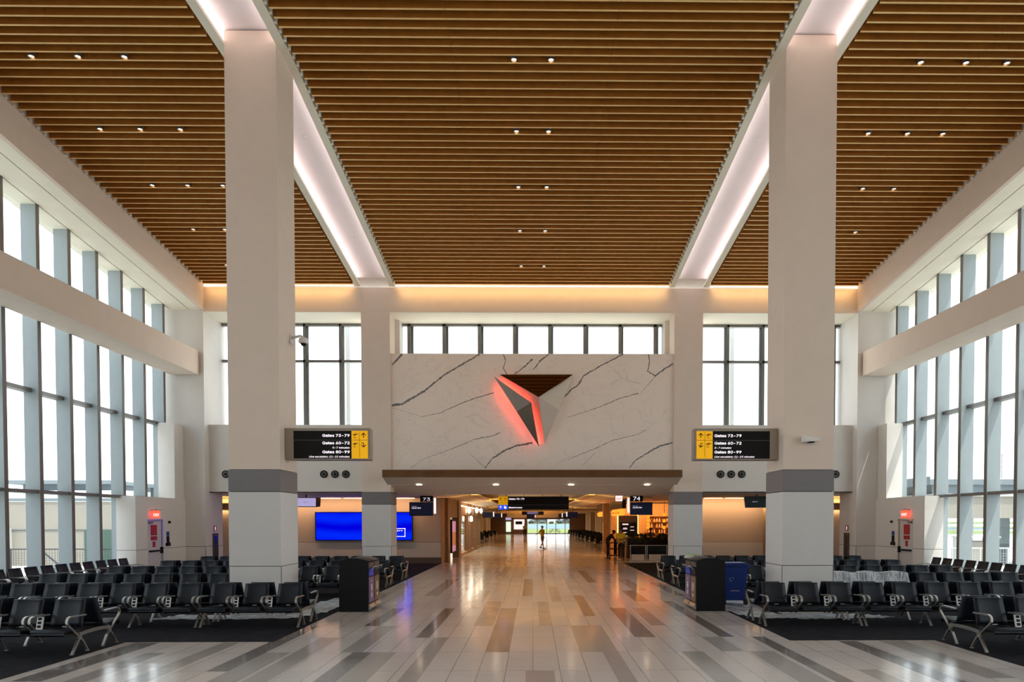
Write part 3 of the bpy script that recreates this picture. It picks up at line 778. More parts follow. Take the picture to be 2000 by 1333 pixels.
for i, (x, y, Y, k) in enumerate(((916.3, 998, 47.5, 0), (931.2, 997.5, 51.5, 0), (939.7, 998.5, 55, 0), (920.2, 1014, 49, 1))):
    p = at(x, y, Y)
    t = thing('pendant_lamp', ['glowing diamond pendant lamp nearest the shop entrance', 'middle glowing pendant lamp of the shopfront', 'farthest glowing pendant lamp of the shopfront', 'square white lantern hanging low at the shopfront'][i], 'lamp', p, group='shopfront pendant lamps')
    if k: MB().box(-.09, .09, -.09, .09, -.17, .17).build('lamp_shade', 'lamp_soft', t, bevel=.02)
    else: MB().lathe([(.02, -.2), (.1, -.08), (.11, .05), (.03, .2)], 12).build('lamp_shade', 'lamp_soft', t, smooth=True)
    MB().tube([(0, 0, .15), (0, 0, 3.25 - p.z)], .008, 5).build('cord', 'black_plastic', t)

# ------------------------------------------------------------------ benches
def arc(c, r0, a0, a1, n): return [(c[0] + r0 * math.cos(a0 + (a1 - a0) * i / n), c[1] + r0 * math.sin(a0 + (a1 - a0) * i / n)) for i in range(n + 1)]


def part_meshes():
    D = {}
    for s, nm in ((-1, 'n'), (1, 'f')):
        # s=-1 : the row facing -Y. v = distance from centre line
        w0, w1 = .255, .235
        # backrest: slightly curved panel
        b = MB(); rows = [(.29, .40), (.275, .47), (.235, .60), (.195, .72), (.165, .815), (.172, .835)]
        n = 6; th = .035
        def pt(i, j, back):
            v, z = rows[i]; w = w0 + (w1 - w0) * i / (len(rows) - 1); x = -w + 2 * w * j / n
            cur = .022 * (1 - (x / w) ** 2)
            return (x, s * (v - cur - (th if back else 0)), z)
        k = len(rows)
        V = [pt(i, j, 0) for i in range(k) for j in range(n + 1)] + [pt(i, j, 1) for i in range(k) for j in range(n + 1)]
        o = k * (n + 1); Fc = []
        for i in range(k - 1):
            for j in range(n):
                a = i * (n + 1) + j; Fc += [(a, a + 1, a + n + 2, a + n + 1), (a + o, a + n + 1 + o, a + n + 2 + o, a + 1 + o)]
        for i in range(k - 1):
            a = i * (n + 1); Fc += [(a, a + n + 1, a + n + 1 + o, a + o)]; a += n; Fc += [(a, a + o, a + n + 1 + o, a + n + 1)]
        for j in range(n):
            Fc += [(j, j + o, j + 1 + o, j + 1)]; a = (k - 1) * (n + 1) + j; Fc += [(a, a + 1, a + 1 + o, a + o)]
        b.add(V, Fc); D['backrest' + nm] = b.mesh('backrest', 'seat_vinyl', True)
        # seat pan with waterfall front
        prof = [(.29, .385), (.38, .372), (.52, .378), (.64, .40), (.72, .405), (.745, .385), (.74, .355)]
        b = MB(); k = len(prof); V = []
        for up in (0, 1):
            for (v, z) in prof:
                for x in (-.262, -.24, 0, .24, .262):
                    e = .012 if abs(x) < .25 else 0
                    V.append((x, s * v, z - (.045 if up else -e * (1 if abs(x) > .1 else .2))))
        o = k * 5; Fc = []
        for i in range(k - 1):
            for j in range(4):
                a = i * 5 + j; Fc += [(a, a + 1, a + 6, a + 5), (a + o, a + 5 + o, a + 6 + o, a + 1 + o)]
            a = i * 5; Fc.append((a, a + 5, a + 5 + o, a + o)); a += 4; Fc.append((a, a + o, a + 5 + o, a + 5))
        for j in range(4): Fc.append((j, j + o, j + 1 + o, j + 1)); a = (k - 1) * 5 + j; Fc.append((a, a + 1, a + 1 + o, a + o))
        b.add(V, Fc); D['seat' + nm] = b.mesh('seat', 'seat_vinyl', True)
        # armrest: bar from the beam up, round the front and back to the backrest
        path = [(0, s * .40, .25), (0, s * .52, .34), (0, s * .66, .455), (0, s * .715, .51), (0, s * .712, .555), (0, s * .685, .592), (0, s * .63, .606), (0, s * .45, .602), (0, s * .24, .595)]
        D['armrest' + nm] = MB().ribbon(path, .042, .024, (1, 0, 0)).mesh('armrest', 'aluminium', False, .005)
        # inverted-V leg
        b = MB().ribbon([(0, s * .40, .32), (0, s * .40, .225)], .05, .05, (1, 0, 0))
        b.ribbon([(0, s * .40, .245), (0, s * .47, .18), (0, s * .60, .012)], .045, .026, (1, 0, 0))
        b.ribbon([(0, s * .40, .245), (0, s * .33, .18), (0, s * .21, .012)], .045, .026, (1, 0, 0))
        b.box(-.028, .028, s * .585, s * .625, 0, .014); b.box(-.028, .028, s * .19, s * .23, 0, .014)
        D['leg' + nm] = b.mesh('leg', 'aluminium', False, .004)
        D['tie' + nm] = MB().box(-.05, .05, s * .39, s * .46, .44, .465).mesh('tie_bar', 'aluminium', False, .004)
        D['buckle' + nm] = MB().box(-.03, .05, s * .315, s * .345, .405, .42).mesh('buckle', 'aluminium')
    b = MB(); yy = -.52
    # power outlet module: three black sockets
    b.prism([(-.05, -.44, .375), (.05, -.44, .375), (.05, -.39, .575), (-.05, -.39, .575)], (0, .03, 0))
    D['power'] = b.mesh('power_outlet', 'white_plastic', False, .006)
    b = MB()
    for i in range(3):
        z = .405 + i * .06; y = -.442 + (z - .375) * .25
        b.prism([(-.03, y, z), (.03, y, z), (.03, y + .0105, z + .042), (-.03, y + .0105, z + .042)], (0, .01, 0))
    D['socket'] = b.mesh('sockets', 'black_plastic')
    return D


PM = part_meshes()
PITCH = .677


def bench(n, double=True, power=True, mid=None, pitch=PITCH):
    """tandem bench of n seats along +X from x=0; double = back to back"""
    key = (n, double, power, pitch)
    root = thing('tandem_bench', None, 'bench')
    W_ = (n - 1) * pitch; rowsd = ('n', 'f') if double else ('n',)
    for i in range(n):
        x = .29 + i * pitch
        for q in rowsd:
            link('seat', PM['seat' + q], root, (x, 0, 0)); link('backrest', PM['backrest' + q], root, (x, 0, 0))
            link('buckle', PM['buckle' + q], root, (x, 0, 0))
            for d in (-.29, .29): link('armrest', PM['armrest' + q], root, (x + d, 0, 0))
            if i < n - 1 and not (power and q == 'n'): link('tie_bar', PM['tie' + q], root, (x + pitch / 2, 0, 0))
        if i < n - 1 and power:
            p = link('power_outlet', PM['power'], root, (x + pitch / 2, 0, 0)); link('sockets', PM['socket'], p)
    L_ = W_ + .58
    for q in rowsd:
        s = -1 if q == 'n' else 1
        MB().box(.02, L_ - .02, s * .36, s * .45, .265, .345).build('beam', 'beam_metal', root, bevel=.008)
    xs = [0, L_] + ([.29 + pitch * 1.5] if n >= 4 else [])
    for x in xs:
        for q in rowsd: link('leg', PM['leg' + q], root, (x, 0, 0))
        if double:
            pts = [(x, -.41, .30), (x, -.2, .315), (x, 0, .32), (x, .2, .315), (x, .41, .30)]
            MB().ribbon(pts, .03, .055, (1, 0, 0)).build('end_rail', 'aluminium', root, bevel=.004)
    return root


protos = {}


def put_bench(n, x, y, rz, label, group, double=True, power=True, pitch=PITCH):
    k = (n, double, power, pitch)
    if k not in protos:
        protos[k] = bench(n, double, power, pitch=pitch); note_kids(); o = protos[k]
    else: o = copy_tree(protos[k])
    o.location = (x, y, .006 if abs(x) > 4.5 and y < 36 else 0); o.rotation_euler = (0, 0, rz); o['label'] = label; o['group'] = group
    return o


rows = [(11.95, 7.27, [4], 'front'), (14.87, 4.67, [3, 4, 3], 'second'), (17.62, 7.33, [3, 4], 'third'), (20.45, 4.67, [3, 4, 4], 'fourth'),
        (23.35, 4.67, [3, 4, 4], 'fifth'), (26.15, 4.67, [3, 4, 4], 'rearmost')]
for s in (-1, 1):
    side = 'left' if s < 0 else 'right'
    for y, st, secs, nm in rows:
        x = st
        for k, n in enumerate(secs):
            L_ = (n - 1) * PITCH + .58
            sec = ['aisle end', 'middle' if len(secs) > 2 else 'window end', 'window end'][k]
            if len(secs) == 1: sec = 'only section'
            x0 = x if s > 0 else -x - L_
            put_bench(n, x0, y, 0, 'black back-to-back bench, %s of the %s row, %s of walkway' % (sec, nm, side), '%s seating rows' % side)
            x += L_ + .097
    # single rows along the windows, facing the walkway
    for k, (ys, n) in enumerate(((18.02, 4), (20.60, 4), (23.18, 3))):
        pit = .64; L_ = (n - 1) * pit + .58
        rz = PI / 2 if s > 0 else -PI / 2
        # rotated so that the seats (-Y local) face the aisle
        rz = -PI / 2 if s > 0 else PI / 2
        xx = s * 14.22
        yy = ys + (L_ if s > 0 else 0)
        put_bench(n, xx, yy, rz, 'single row bench against the %s windows, %s' % (side, ['nearest the camera', 'middle one', 'farthest, by the emergency door'][k]), '%s window benches' % side, False, False, .64)
# far lounge benches along the concourse
for i in range(10):
    put_bench(4, 5.1, 53 + i * 5.6, 0, 'dark bench in the far right lounge, %s from the bar' % ['first', 'second', 'third', 'fourth', 'fifth', 'sixth', 'seventh', 'eighth', 'ninth', 'tenth'][i], 'far right lounge benches')
for i in range(5):
    put_bench(4, -7.4, 63 + i * 8, 0, 'dark bench in the far left lounge, %s from the shop' % ['first', 'second', 'third', 'fourth', 'fifth'][i], 'far left lounge benches')

# ------------------------------------------------------------------ plastic sheeting
def sheet(poly, lab, name='plastic_sheet', amp=.02, n=36):
    xs = [p[0] for p in poly]; ys = [p[1] for p in poly]; rn = random.Random(len(lab))
    def inside(x, y):
        c = False; j = len(poly) - 1
        for i in range(len(poly)):
            (a, b_), (d, e) = poly[i], poly[j]
            if (b_ > y) != (e > y) and x < (d - a) * (y - b_) / (e - b_) + a: c = not c
            j = i
        return c
    b = MB(); G = {}
    x0, x1, y0, y1 = min(xs), max(xs), min(ys), max(ys)
    for i in range(n + 1):
        for j in range(n + 1):
            G[i, j] = len(b.v); b.v.append((x0 + (x1 - x0) * i / n, y0 + (y1 - y0) * j / n, .014 + rn.random() ** 2 * amp))
    for i in range(n):
        for j in range(n):
            if inside(x0 + (x1 - x0) * (i + .5) / n, y0 + (y1 - y0) * (j + .5) / n): b.f.append((G[i, j], G[i + 1, j], G[i + 1, j + 1], G[i, j + 1]))
    o = b.build(name, 'plastic', smooth=True); return tag(o, lab, 'plastic sheet')


sheet([(-4.75, 17.4), (-4.75, 16.6), (-5.1, 15.55), (-6.5, 15.35), (-8.2, 15.35), (-7.9, 16.0), (-7.0, 16.0), (-5.5, 16.0), (-5.5, 17.4), (-5.45, 19.6), (-4.9, 19.6)], 'crumpled clear plastic sheet on the carpet around the near left column')
sheet([(4.6, 17.6), (4.5, 16.9), (4.62, 15.9), (5.1, 15.3), (6.6, 15.2), (8.0, 15.45), (7.4, 16.0), (5.5, 16.0), (5.5, 17.4), (5.45, 19.6), (5.0, 19.6)], 'crumpled clear plastic sheet on the carpet around the near right column')
# sheet draped over the third right row
b = MB(); nx, rn = 48, random.Random(5)
prof = [(-.80, .25), (-.76, .42), (-.60, .47), (-.40, .52), (-.26, .66), (-.19, .86), (-.05, .862), (.10, .862), (.20, .86), (.26, .62), (.30, .35)]
G = []
for i in range(nx + 1):
    x = 7.22 + 1.95 * i / nx; row = []
    for j, (v, z) in enumerate(prof):
        a = math.sin(i * .55 + j * .9) * .02 + rn.uniform(-.012, .012)
        sag = -.035 * (math.sin((x - 7.62) / .677 * PI) ** 2) if 5 <= j <= 8 else 0
        row.append(len(b.v)); b.v.append((x, 17.62 + v - .02 + a, z + sag + rn.uniform(-.006, .006) + .01))
    G.append(row)
for i in range(nx):
    for j in range(len(prof) - 1): b.f.append((G[i][j], G[i + 1][j], G[i + 1][j + 1], G[i][j + 1]))
tag(b.build('plastic_cover', 'plastic_film'), 'creased clear plastic cover draped over bench backs beside the right column', 'plastic cover')

# ------------------------------------------------------------------ litter stations
def station(s):
    """double recycling and waste unit whose doors face the walkway"""
    side = 'left' if s < 0 else 'right'
    xf = s * 3.83; xb = s * 4.50; y0 = 16.72; y1 = 17.9
    t = thing('litter_station', 'black double waste and recycling station, %s of the walkway' % side, 'trash bin', (0, y0, 0))
    H1 = 1.17
    def prof(y, d=0):
        P = []
        for i in range(9):
            u_ = i / 8; P.append((xf + (xb - xf) * u_, H1 + .065 * math.sin(u_ * PI)))
        return P
    b = MB(); sec = [(xf + s * .02, .04), (xb, .04)] + list(reversed(prof(0)))
    sec[-1] = (xf + s * .02, H1)
    b.prism([(x, 0, z) for x, z in sec], (0, y1 - y0, 0)); b.build('body', 'black_plastic', t)
    MB().prism([(x, -.012, z) for x, z in [(xf, .0), (xb + s * .01, .0)] + list(reversed([(x, z + .012) for x, z in prof(0)]))], (0, .012, 0)).build('side_panel', 'black_plastic', t)
    top = [(x, z + .016) for x, z in prof(0)]; low = [(x, z) for x, z in prof(0)]
    for k in (0, 1):
        ya = .01 + k * (y1 - y0) / 2; yb = ya + (y1 - y0) / 2 - .03
        MB().prism([(x, ya, z) for x, z in top + list(reversed(low))], (0, yb - ya, 0)).build('lid', 'brown_base' if k else 'black_plastic', t)
        pm = 'purple_panel' if k == 0 else 'brown_panel'
        if s > 0: pm = 'brown_panel' if k == 0 else 'purple_panel'
        xo = xf - s * .012
        MB().box(xf + s * .02, xo, ya + .02, yb - .02, .20, .80).build('door', pm, t, bevel=.004)
        MB().box(xf + s * .02, xo, ya + .02, yb - .02, .82, 1.0).build('hopper_front', 'recycle_blue' if pm[0] == 'p' else 'black_plastic', t, bevel=.004)
        MB().box(xf + s * .02, xo, ya + .02, yb - .02, 1.02, 1.14).build('hopper_head', 'brown_base', t)
        MB().tube([(xo, ya + .08, .93), (xo - s * .07, ya + .08, 1.0), (xo - s * .09, ya + .1, 1.04), (xo - s * .09, yb - .1, 1.04), (xo - s * .07, yb - .08, 1.0), (xo, yb - .08, .93)], .011, 6).build('handle', 'aluminium', t, smooth=True)
        MB().prism([(xf + s * .02, ya + .02, .04), (xo, ya + .02, .04), (xo - s * .05, ya + .02, .10), (xo, ya + .02, .17), (xf + s * .02, ya + .02, .17)], (0, yb - ya - .04, 0)).build('foot_pedal', 'aluminium', t)
        # printed pictograms
        b = MB(); yc = (ya + yb) / 2; xx = xo - s * .001
        def dot(y, z, w, h): b.box(xx, xx - s * .003, yc + y - w / 2, yc + y + w / 2, z - h / 2, z + h / 2)
        if pm[0] == 'p':
            dot(0, .70, .05, .03)
            for z, w, h in ((.60, .10, .05), (.55, .16, .02), (.52, .10, .05), (.47, .07, .03), (.40, .14, .03), (.36, .14, .02), (.33, .10, .02)): dot(0, z, w, h)
        else:
            for j in range(12):
                a = j / 12 * 2 * PI; dot(.1 * math.cos(a), .55 + .09 * math.sin(a), .03, .03)
            dot(0, .55, .05, .10); dot(0, .36, .10, .04); dot(0, .32, .10, .02)
        b.build('pictogram', 'white_plastic', t)
    return t


station(-1); station(1)
# tray left on the right station
q = thing('paper_bundle', 'folded paper and green cloth lying on the right waste station', 'paper', (3.93, 17.72, 1.20))
MB().box(-.16, .05, -.1, .12, .0, .025).box(-.13, .07, -.08, .15, .03, .05).build('sheets', 'white_plastic', q, bevel=.005)
mat('green_cloth', (.45, .55, .25), .9); MB().ball((.02, .05, .06), .13, .1, .035, jit=.08).build('cloth', 'green_cloth', q)
# blue wheelie bin
wb = thing('wheelie_bin', 'blue wheeled recycling bin behind the right waste station', 'trash bin', (5.05, 18.05, .006))
def fr(x, y, z): return [(-x, -y, z), (x, -y, z), (x, y, z), (-x, y, z)]
MB().add(fr(.24, .25, .12) + fr(.31, .33, .98), [(0, 3, 2, 1), (4, 5, 6, 7), (0, 1, 5, 4), (1, 2, 6, 5), (2, 3, 7, 6), (3, 0, 4, 7)]).build('bin_body', 'bin_blue', wb, bevel=.02)
MB().box(-.34, .34, -.36, .36, .98, 1.03).box(-.30, .30, -.3, .3, 1.03, 1.06).build('lid', 'bin_blue', wb, bevel=.015)
for sx in (-1, 1): MB().lathe([(.10, -.03), (.10, .03)], 16, 'x').build('wheel', 'black_rubber', wb, (sx * .27, -.22, .10))
MB().tube([(.31, -.2, .93), (.40, -.2, .97), (.40, .2, .97), (.31, .2, .93)], .014, 6).build('handle', 'bin_blue', wb)
b = MB(); b.tube([(-.1 + .05 * math.cos(a), -.30, .66 + .05 * math.sin(a)) for a in [i * .7 for i in range(8)]], .006, 4); b.box(-.12, .1, -.285, -.28, .36, .375); b.build('printed_mark', 'white_plastic', wb)

# ------------------------------------------------------------------ wayfinding signs
def arrow(b, x, z, h, kind):
    t = h * .13
    if kind == 'up':
        b.box(x - t / 2, x + t / 2, -.004, 0, z - h / 2, z + h * .42)
        for q in (-1, 1): b.prism([(x, -.004, z + h / 2), (x + q * h * .42, -.004, z + h * .1), (x + q * h * .42, -.004, z - h * .08), (x, -.004, z + h * .3)], (0, .004, 0))
    if kind in ('downL', 'downR'):
        q = 1 if kind == 'downL' else -1
        for w in (-1, 1): b.prism([(x, -.004, z - h / 2), (x + w * h * .42, -.004, z - h * .1), (x + w * h * .42, -.004, z + h * .08), (x, -.004, z - h * .3)], (0, .004, 0))
        P = [(x, -.002, z - h * .4), (x, -.002, z + h * .2)] + [(x - q * (.16 * h * (1 - math.cos(a))), -.002, z + h * .2 + .2 * h * math.sin(a)) for a in (.5, 1, 1.6, 2.2, 2.8)]
        b.ribbon([Vector(p) for p in P], .004, t, (0, 1, 0))
    if kind == 'plane':
        b.ribbon([Vector((x - h * .42, -.002, z + h * .02)), Vector((x + h * .45, -.002, z + h * .22))], .004, h * .13, (0, 1, 0))
        b.prism([(x - .02 * h, -.004, z + h * .12), (x + .2 * h, -.004, z + h * .17), (x - .22 * h, -.004, z - h * .22), (x - .32 * h, -.004, z - h * .22)], (0, .004, 0))
        b.prism([(x - .0 * h, -.004, z + h * .15), (x + .15 * h, -.004, z + h * .18), (x - .12 * h, -.004, z + h * .40), (x - .2 * h, -.004, z + h * .38)], (0, .004, 0))
        b.prism([(x - .40 * h, -.004, z), (x - .28 * h, -.004, z + .05 * h), (x - .42 * h, -.004, z + h * .25), (x - .5 * h, -.004, z + h * .22)], (0, .004, 0))
        b.box(x - .42 * h, x + .1 * h, -.004, 0, z - .52 * h, z - .44 * h)


for s in (-1, 1):
    side = 'left' if s < 0 else 'right'
    z0, z1 = 3.52, 4.245; xo, xi = s * 5.66, s * 3.72       # attached edge, free edge
    t = thing('gate_sign', 'bronze-framed gate direction sign on the near %s column' % side, 'sign', (0, 16.5, 0))
    MB().box(xo, xi, 0, .30, z0, z1).build('sign_case', 'sign_case', t, bevel=.01)
    MB().box(s * 5.655, s * 5.90, -.33, .30, z0, z1).build('mounting_bracket', 'sign_case', t) if False else MB().box(s * 5.45, s * 5.655, -.01, .0, z0 + .01, z1 - .01).build('mounting_bracket', 'sign_case', t)
    px0, px1 = (-5.46, -4.14) if s < 0 else (4.14, 5.46)     # black field
    yx0, yx1 = (-4.14, -3.77) if s < 0 else (3.77, 4.14)
    zz0, zz1 = z0 + .03, z1 - .065
    MB().box(px0, px1, -.012, 0, zz0, zz1).build('black_panel', 'sign_black', t)
    MB().box(yx0, yx1, -.012, 0, zz0, zz1).build('yellow_panel', 'sign_yellow', t)
    al = 'RIGHT' if s < 0 else 'LEFT'; tx = (-4.185 if s < 0 else 4.185)
    HH = zz1 - zz0
    k = dict(bold=.035, align=al); it = dict(bold=.012, shear=.25, align=al)
    lettering([('Gates 73-79', tx, zz0 + HH * .785, .083, dict(k, width=.615)), ('Gates 60-72', tx, zz0 + HH * .515, .083, dict(k, width=.615)),
               ('Gates 80-99', tx, zz0 + HH * .19, .083, dict(k, width=.615)), ('5-7 minutes', tx, zz0 + HH * .36, .055, dict(it if s > 0 else dict(bold=.02, align=al), width=.385)),
               ('Use escalator; 11-15 minutes', tx, zz0 + HH * .035, .055, dict(it, width=.92))], 'sign_white', t, (0, -.014, 0))
    MB().box(px0, px1, -.014, -.011, zz0 + HH * .66, zz0 + HH * .668).build('divider', 'line_grey', t)
    b = MB(); c0, c1 = (-4.05, -3.865) if s < 0 else (4.05, 3.865)
    arrow(b, c0, zz0 + HH * .845, .12, 'plane'); arrow(b, c0, zz0 + HH * .51, .12, 'plane')
    arrow(b, c1, zz0 + HH * .84, .12, 'up'); arrow(b, c1, zz0 + HH * .49, .12, 'downL' if s < 0 else 'downR')
    b.box(-.003 + (c0 + c1) / 2, .003 + (c0 + c1) / 2, -.003, 0, zz0 + .03, zz1 - .03); b.box(yx0, yx1, -.003, 0, zz0 + HH * .66, zz0 + HH * .672)
    b.build('pictogram', 'sign_black', t, (0, -.0125, 0))

# central hanging sign
t = thing('hanging_sign', 'wide black overhead sign for gates 75-79 and restrooms', 'sign', (0, 33, 0))
MB().box(-1.58, 1.66, 0, .18, 2.64, 3.24).build('sign_case', 'sign_black', t)
for x in (-1.2, 1.3): MB().box(x - .02, x + .02, .06, .1, 3.24, 4.06).build('hanger_rod', 'rail_metal', t)
MB().box(-1.58, -1.14, -.01, 0, 2.85, 3.24).build('yellow_panel', 'sign_yellow', t); MB().box(-1.58, -1.14, -.01, 0, 2.64, 2.85).build('blue_panel', 'sign_blue', t)
MB().box(-1.14, 1.66, -.006, 0, 2.848, 2.855).build('divider', 'line_grey', t)
lettering([('Gates 75-79', -1.09, 3.09, .105, dict(bold=.05, width=.70)), ('Restrooms', -1.09, 2.70, .095, dict(bold=.05, width=.60))], 'sign_white', t, (0, -.012, 0))
b = MB(); arrow(b, -1.47, 3.13, .13, 'up'); arrow(b, -1.25, 3.12, .13, 'plane'); b.build('pictogram', 'sign_black', t, (0, -.012, 0))
b = MB(); arrow(b, -1.47, 2.745, .13, 'up'); b.build('pictogram', 'sign_white', t, (0, -.012, 0)); b = MB(); b.box(-1.31, -1.27, -.003, 0, 2.70, 2.81); b.lathe([(.055, -.003), (.055, 0)], 12, 'y', (-1.25, 0, 2.73)); b.build('pictogram', 'sign_white', t, (0, -.012, 0))
t = thing('hanging_sign', 'small dark purple overhead notice behind the central gate sign', 'sign', (0, 44, 0))
mat('sign_purple', (.012, .004, .06), .5)
MB().box(-.66, .68, 0, .08, 2.48, 2.70).build('sign_case', 'sign_purple', t)
MB().box(-.55, -.52, .03, .05, 2.7, 4.06).box(.55, .58, .03, .05, 2.7, 4.06).build('hanger_rod', 'rail_metal', t)
b = MB()
for i, (a, c) in enumerate(((-.30, .32), (-.36, .38), (-.31, .31))):
    for j in range(9): b.box(a + (c - a) * j / 9, a + (c - a) * (j + .8) / 9, -.004, 0, 2.65 - i * .05, 2.67 - i * .05)
b.build('fine_print', 'tv_lavender', t)

# gate number displays
def gate_display(num, x0, x1, Y, s, lab, ztop=3.25):
    t = thing('gate_display', lab, 'display', ((x0 + x1) / 2, Y, 0))
    w = x1 - x0; h = w * .58
    zt = 2.98 if Y < 40 else 2.86
    MB().box(-w / 2, w / 2, 0, .12, zt - h, zt).build('display_case', 'tv_black', t)
    MB().box(-w / 2 + .03, w / 2 - .03, -.006, 0, zt - h + .03, zt - .03).build('screen', 'gate_screen', t)
    if num:
        a = w / 2 if s < 0 else -w / 2; a2 = a - .58 if s < 0 else a + .58
        MB().box(a, a2, 0, .10, zt + .03, zt + .29).build('number_panel', 'sign_black', t)
        lettering([(num, (a + a2) / 2, zt + .07, .19, dict(bold=0, align='CENTER', width=.32))], 'sign_white', t, (0, -.006, 0), name='gate_number')
        lettering([('12:34 PM', -w / 2 + .12, zt - h * .48, .065, dict(bold=.03, width=.40)), ('LOCAL TIME', -w / 2 + .12, zt - h * .33, .03, dict(width=.22))], 'sign_white', t, (0, -.012, 0), name='clock_text')
    e = w / 2 + .04 if s < 0 else -w / 2 - .04
    MB().box(e, e + (.08 if s < 0 else -.08), -.02, .16, zt - h + .1, zt + (.2 if num else .02)).build('edge_light', 'exit_white', t)
    MB().box(-.03, .03, .04, .08, zt, ZL if abs((x0 + x1) / 2) > 4.1 else 4.06).build('hanger_rod', 'rail_metal', t)
    MB().box(-w / 2, w / 2, .03, .07, zt + .21, zt + .25).build('crossbar', 'rail_metal', t)


gate_display('73', -5.66, -4.58, 33, -1, 'gate 73 number board and screen left of the concourse mouth')
gate_display('74', 4.50, 5.52, 33, 1, 'gate 74 number board and screen right of the concourse mouth')
for i, (x, Y, s, lab) in enumerate(((957, 60, -1, 'dark hanging screen, nearer one of the far left pair'), (974, 72, -1, 'dark hanging screen, farther one of the far left pair'),
                                  (1114, 60, 1, 'dark hanging screen, nearer one of the far right pair'), (1104, 72, 1, 'dark hanging screen, farther one of the far right pair'), (1040, 76, -1, 'dark hanging screen in the middle of the concourse'))):
    p = at(x, 1008, Y); p.x += .2 * s
    gate_display('', p.x - .42, p.x + .42, Y, s, lab)
    
# TVs over the gate walls
t = thing('television', 'lavender lit television hanging over the far left seats', 'television', (-9.75, 31, 0), -.0)
MB().box(-.6, .45, 0, .06, 2.72, 3.14).build('bezel', 'tv_black', t); MB().box(-.57, .42, -.006, 0, 2.75, 3.11).build('screen', 'tv_lavender', t)
MB().prism([(.45, 0, 2.72), (.45, 0, 3.14), (.55, .3, 3.14), (.52, .3, 2.74)], (-.04, 0, 0)).build('back_cover', 'tv_black', t); MB().box(-.05, -.0, .1, .14, 3.14, ZL).build('hanger_rod', 'tv_black', t)
lettering([('DELTA', .0, 2.915, .035, dict(width=.2, align='CENTER'))], 'sign_black', t, (0, -.012, 0), name='screen_text')
t = thing('television', 'black television hanging over the far right seats', 'television', (9.75, 31, 0), .0)
MB().prism([(-.58, 0, 3.18), (.6, 0, 3.18), (.6, 0, 2.68), (-.52, 0, 2.68)], (0, .1, 0)).build('bezel', 'tv_black', t); MB().box(-.05, .0, .04, .08, 3.15, ZL).build('hanger_rod', 'tv_black', t)
lettering([('DELTA', -.1, 2.93, .03, dict(width=.22, align='CENTER'))], 'sign_white', t, (0, -.006, 0), name='screen_text')
# video wall
t = thing('video_screen', 'large bright blue video screen on the left gate wall', 'screen', (-8.38, 35.80, 0))
MB().box(-2.42, 2.42, -.08, 0, 1.14, 2.57).build('bezel', 'tv_black', t); MB().box(-2.37, 2.37, -.088, -.08, 1.18, 2.53).build('screen', 'blue_screen', t)
lettering([('UNITY', 1.93, 1.60, .085, dict(bold=.06, align='RIGHT', width=.52))], 'sign_white', t, (0, -.095, 0), name='screen_text')
q0, q1, z0, z1 = .75, 2.05, 1.33, 1.76
b = MB().box(q0, q1, -.095, -.09, z1 - .035, z1).box(q0, q1, -.095, -.09, z0, z0 + .035).box(q1 - .035, q1, -.095, -.09, z0, z1).box(q0, q0 + .035, -.095, -.09, z0, z1)
b.build('screen_outline', 'sign_white', t)
area('screen_spill', (0, -.12, 1.85), (4.6, 1.3), 5, (.02, .05, 1), (0, -1, 0), t)

# exit signs
def exit_sign(loc, rz, lab, box=True):
    t = thing('exit_sign', lab, 'exit sign', loc, rz)
    MB().box(-.17, .17, -.05, .05, 0, .045).build('canopy_plate', 'grey_metal', t); MB().box(-.15, .15, -.015, .015, -.24 if not box else -.27, 0).build('lit_panel', 'exit_red' if box else 'exit_white', t)
    for r_, yy in ((0, -.022), (PI, .022)):
        lettering([('EXIT', 0, -.19 if not box else -.20, .13 if not box else .13, dict(bold=.02, align='CENTER', width=.22))], 'exit_white' if box else 'exit_red', t, (0, yy, 0), r_)
    return t


for s in (-1, 1):
    exit_sign((s * 13.66, 26.18, 2.50), -s * PI * .36, 'red lit exit sign above the %s emergency door' % ('left' if s < 0 else 'right'))
    MB().box(s * .0 + .16 * 0 - .02, .02, -.02, .02, .03, .07).build('stem', 'grey_metal', bpy.data.objects[[o.name for o in bpy.data.objects if o.name.startswith('exit_sign')][-1]])
exit_sign((3.78, 31.4, 3.22), 0, 'red-lettered exit sign hanging at the right of the concourse mouth', False)

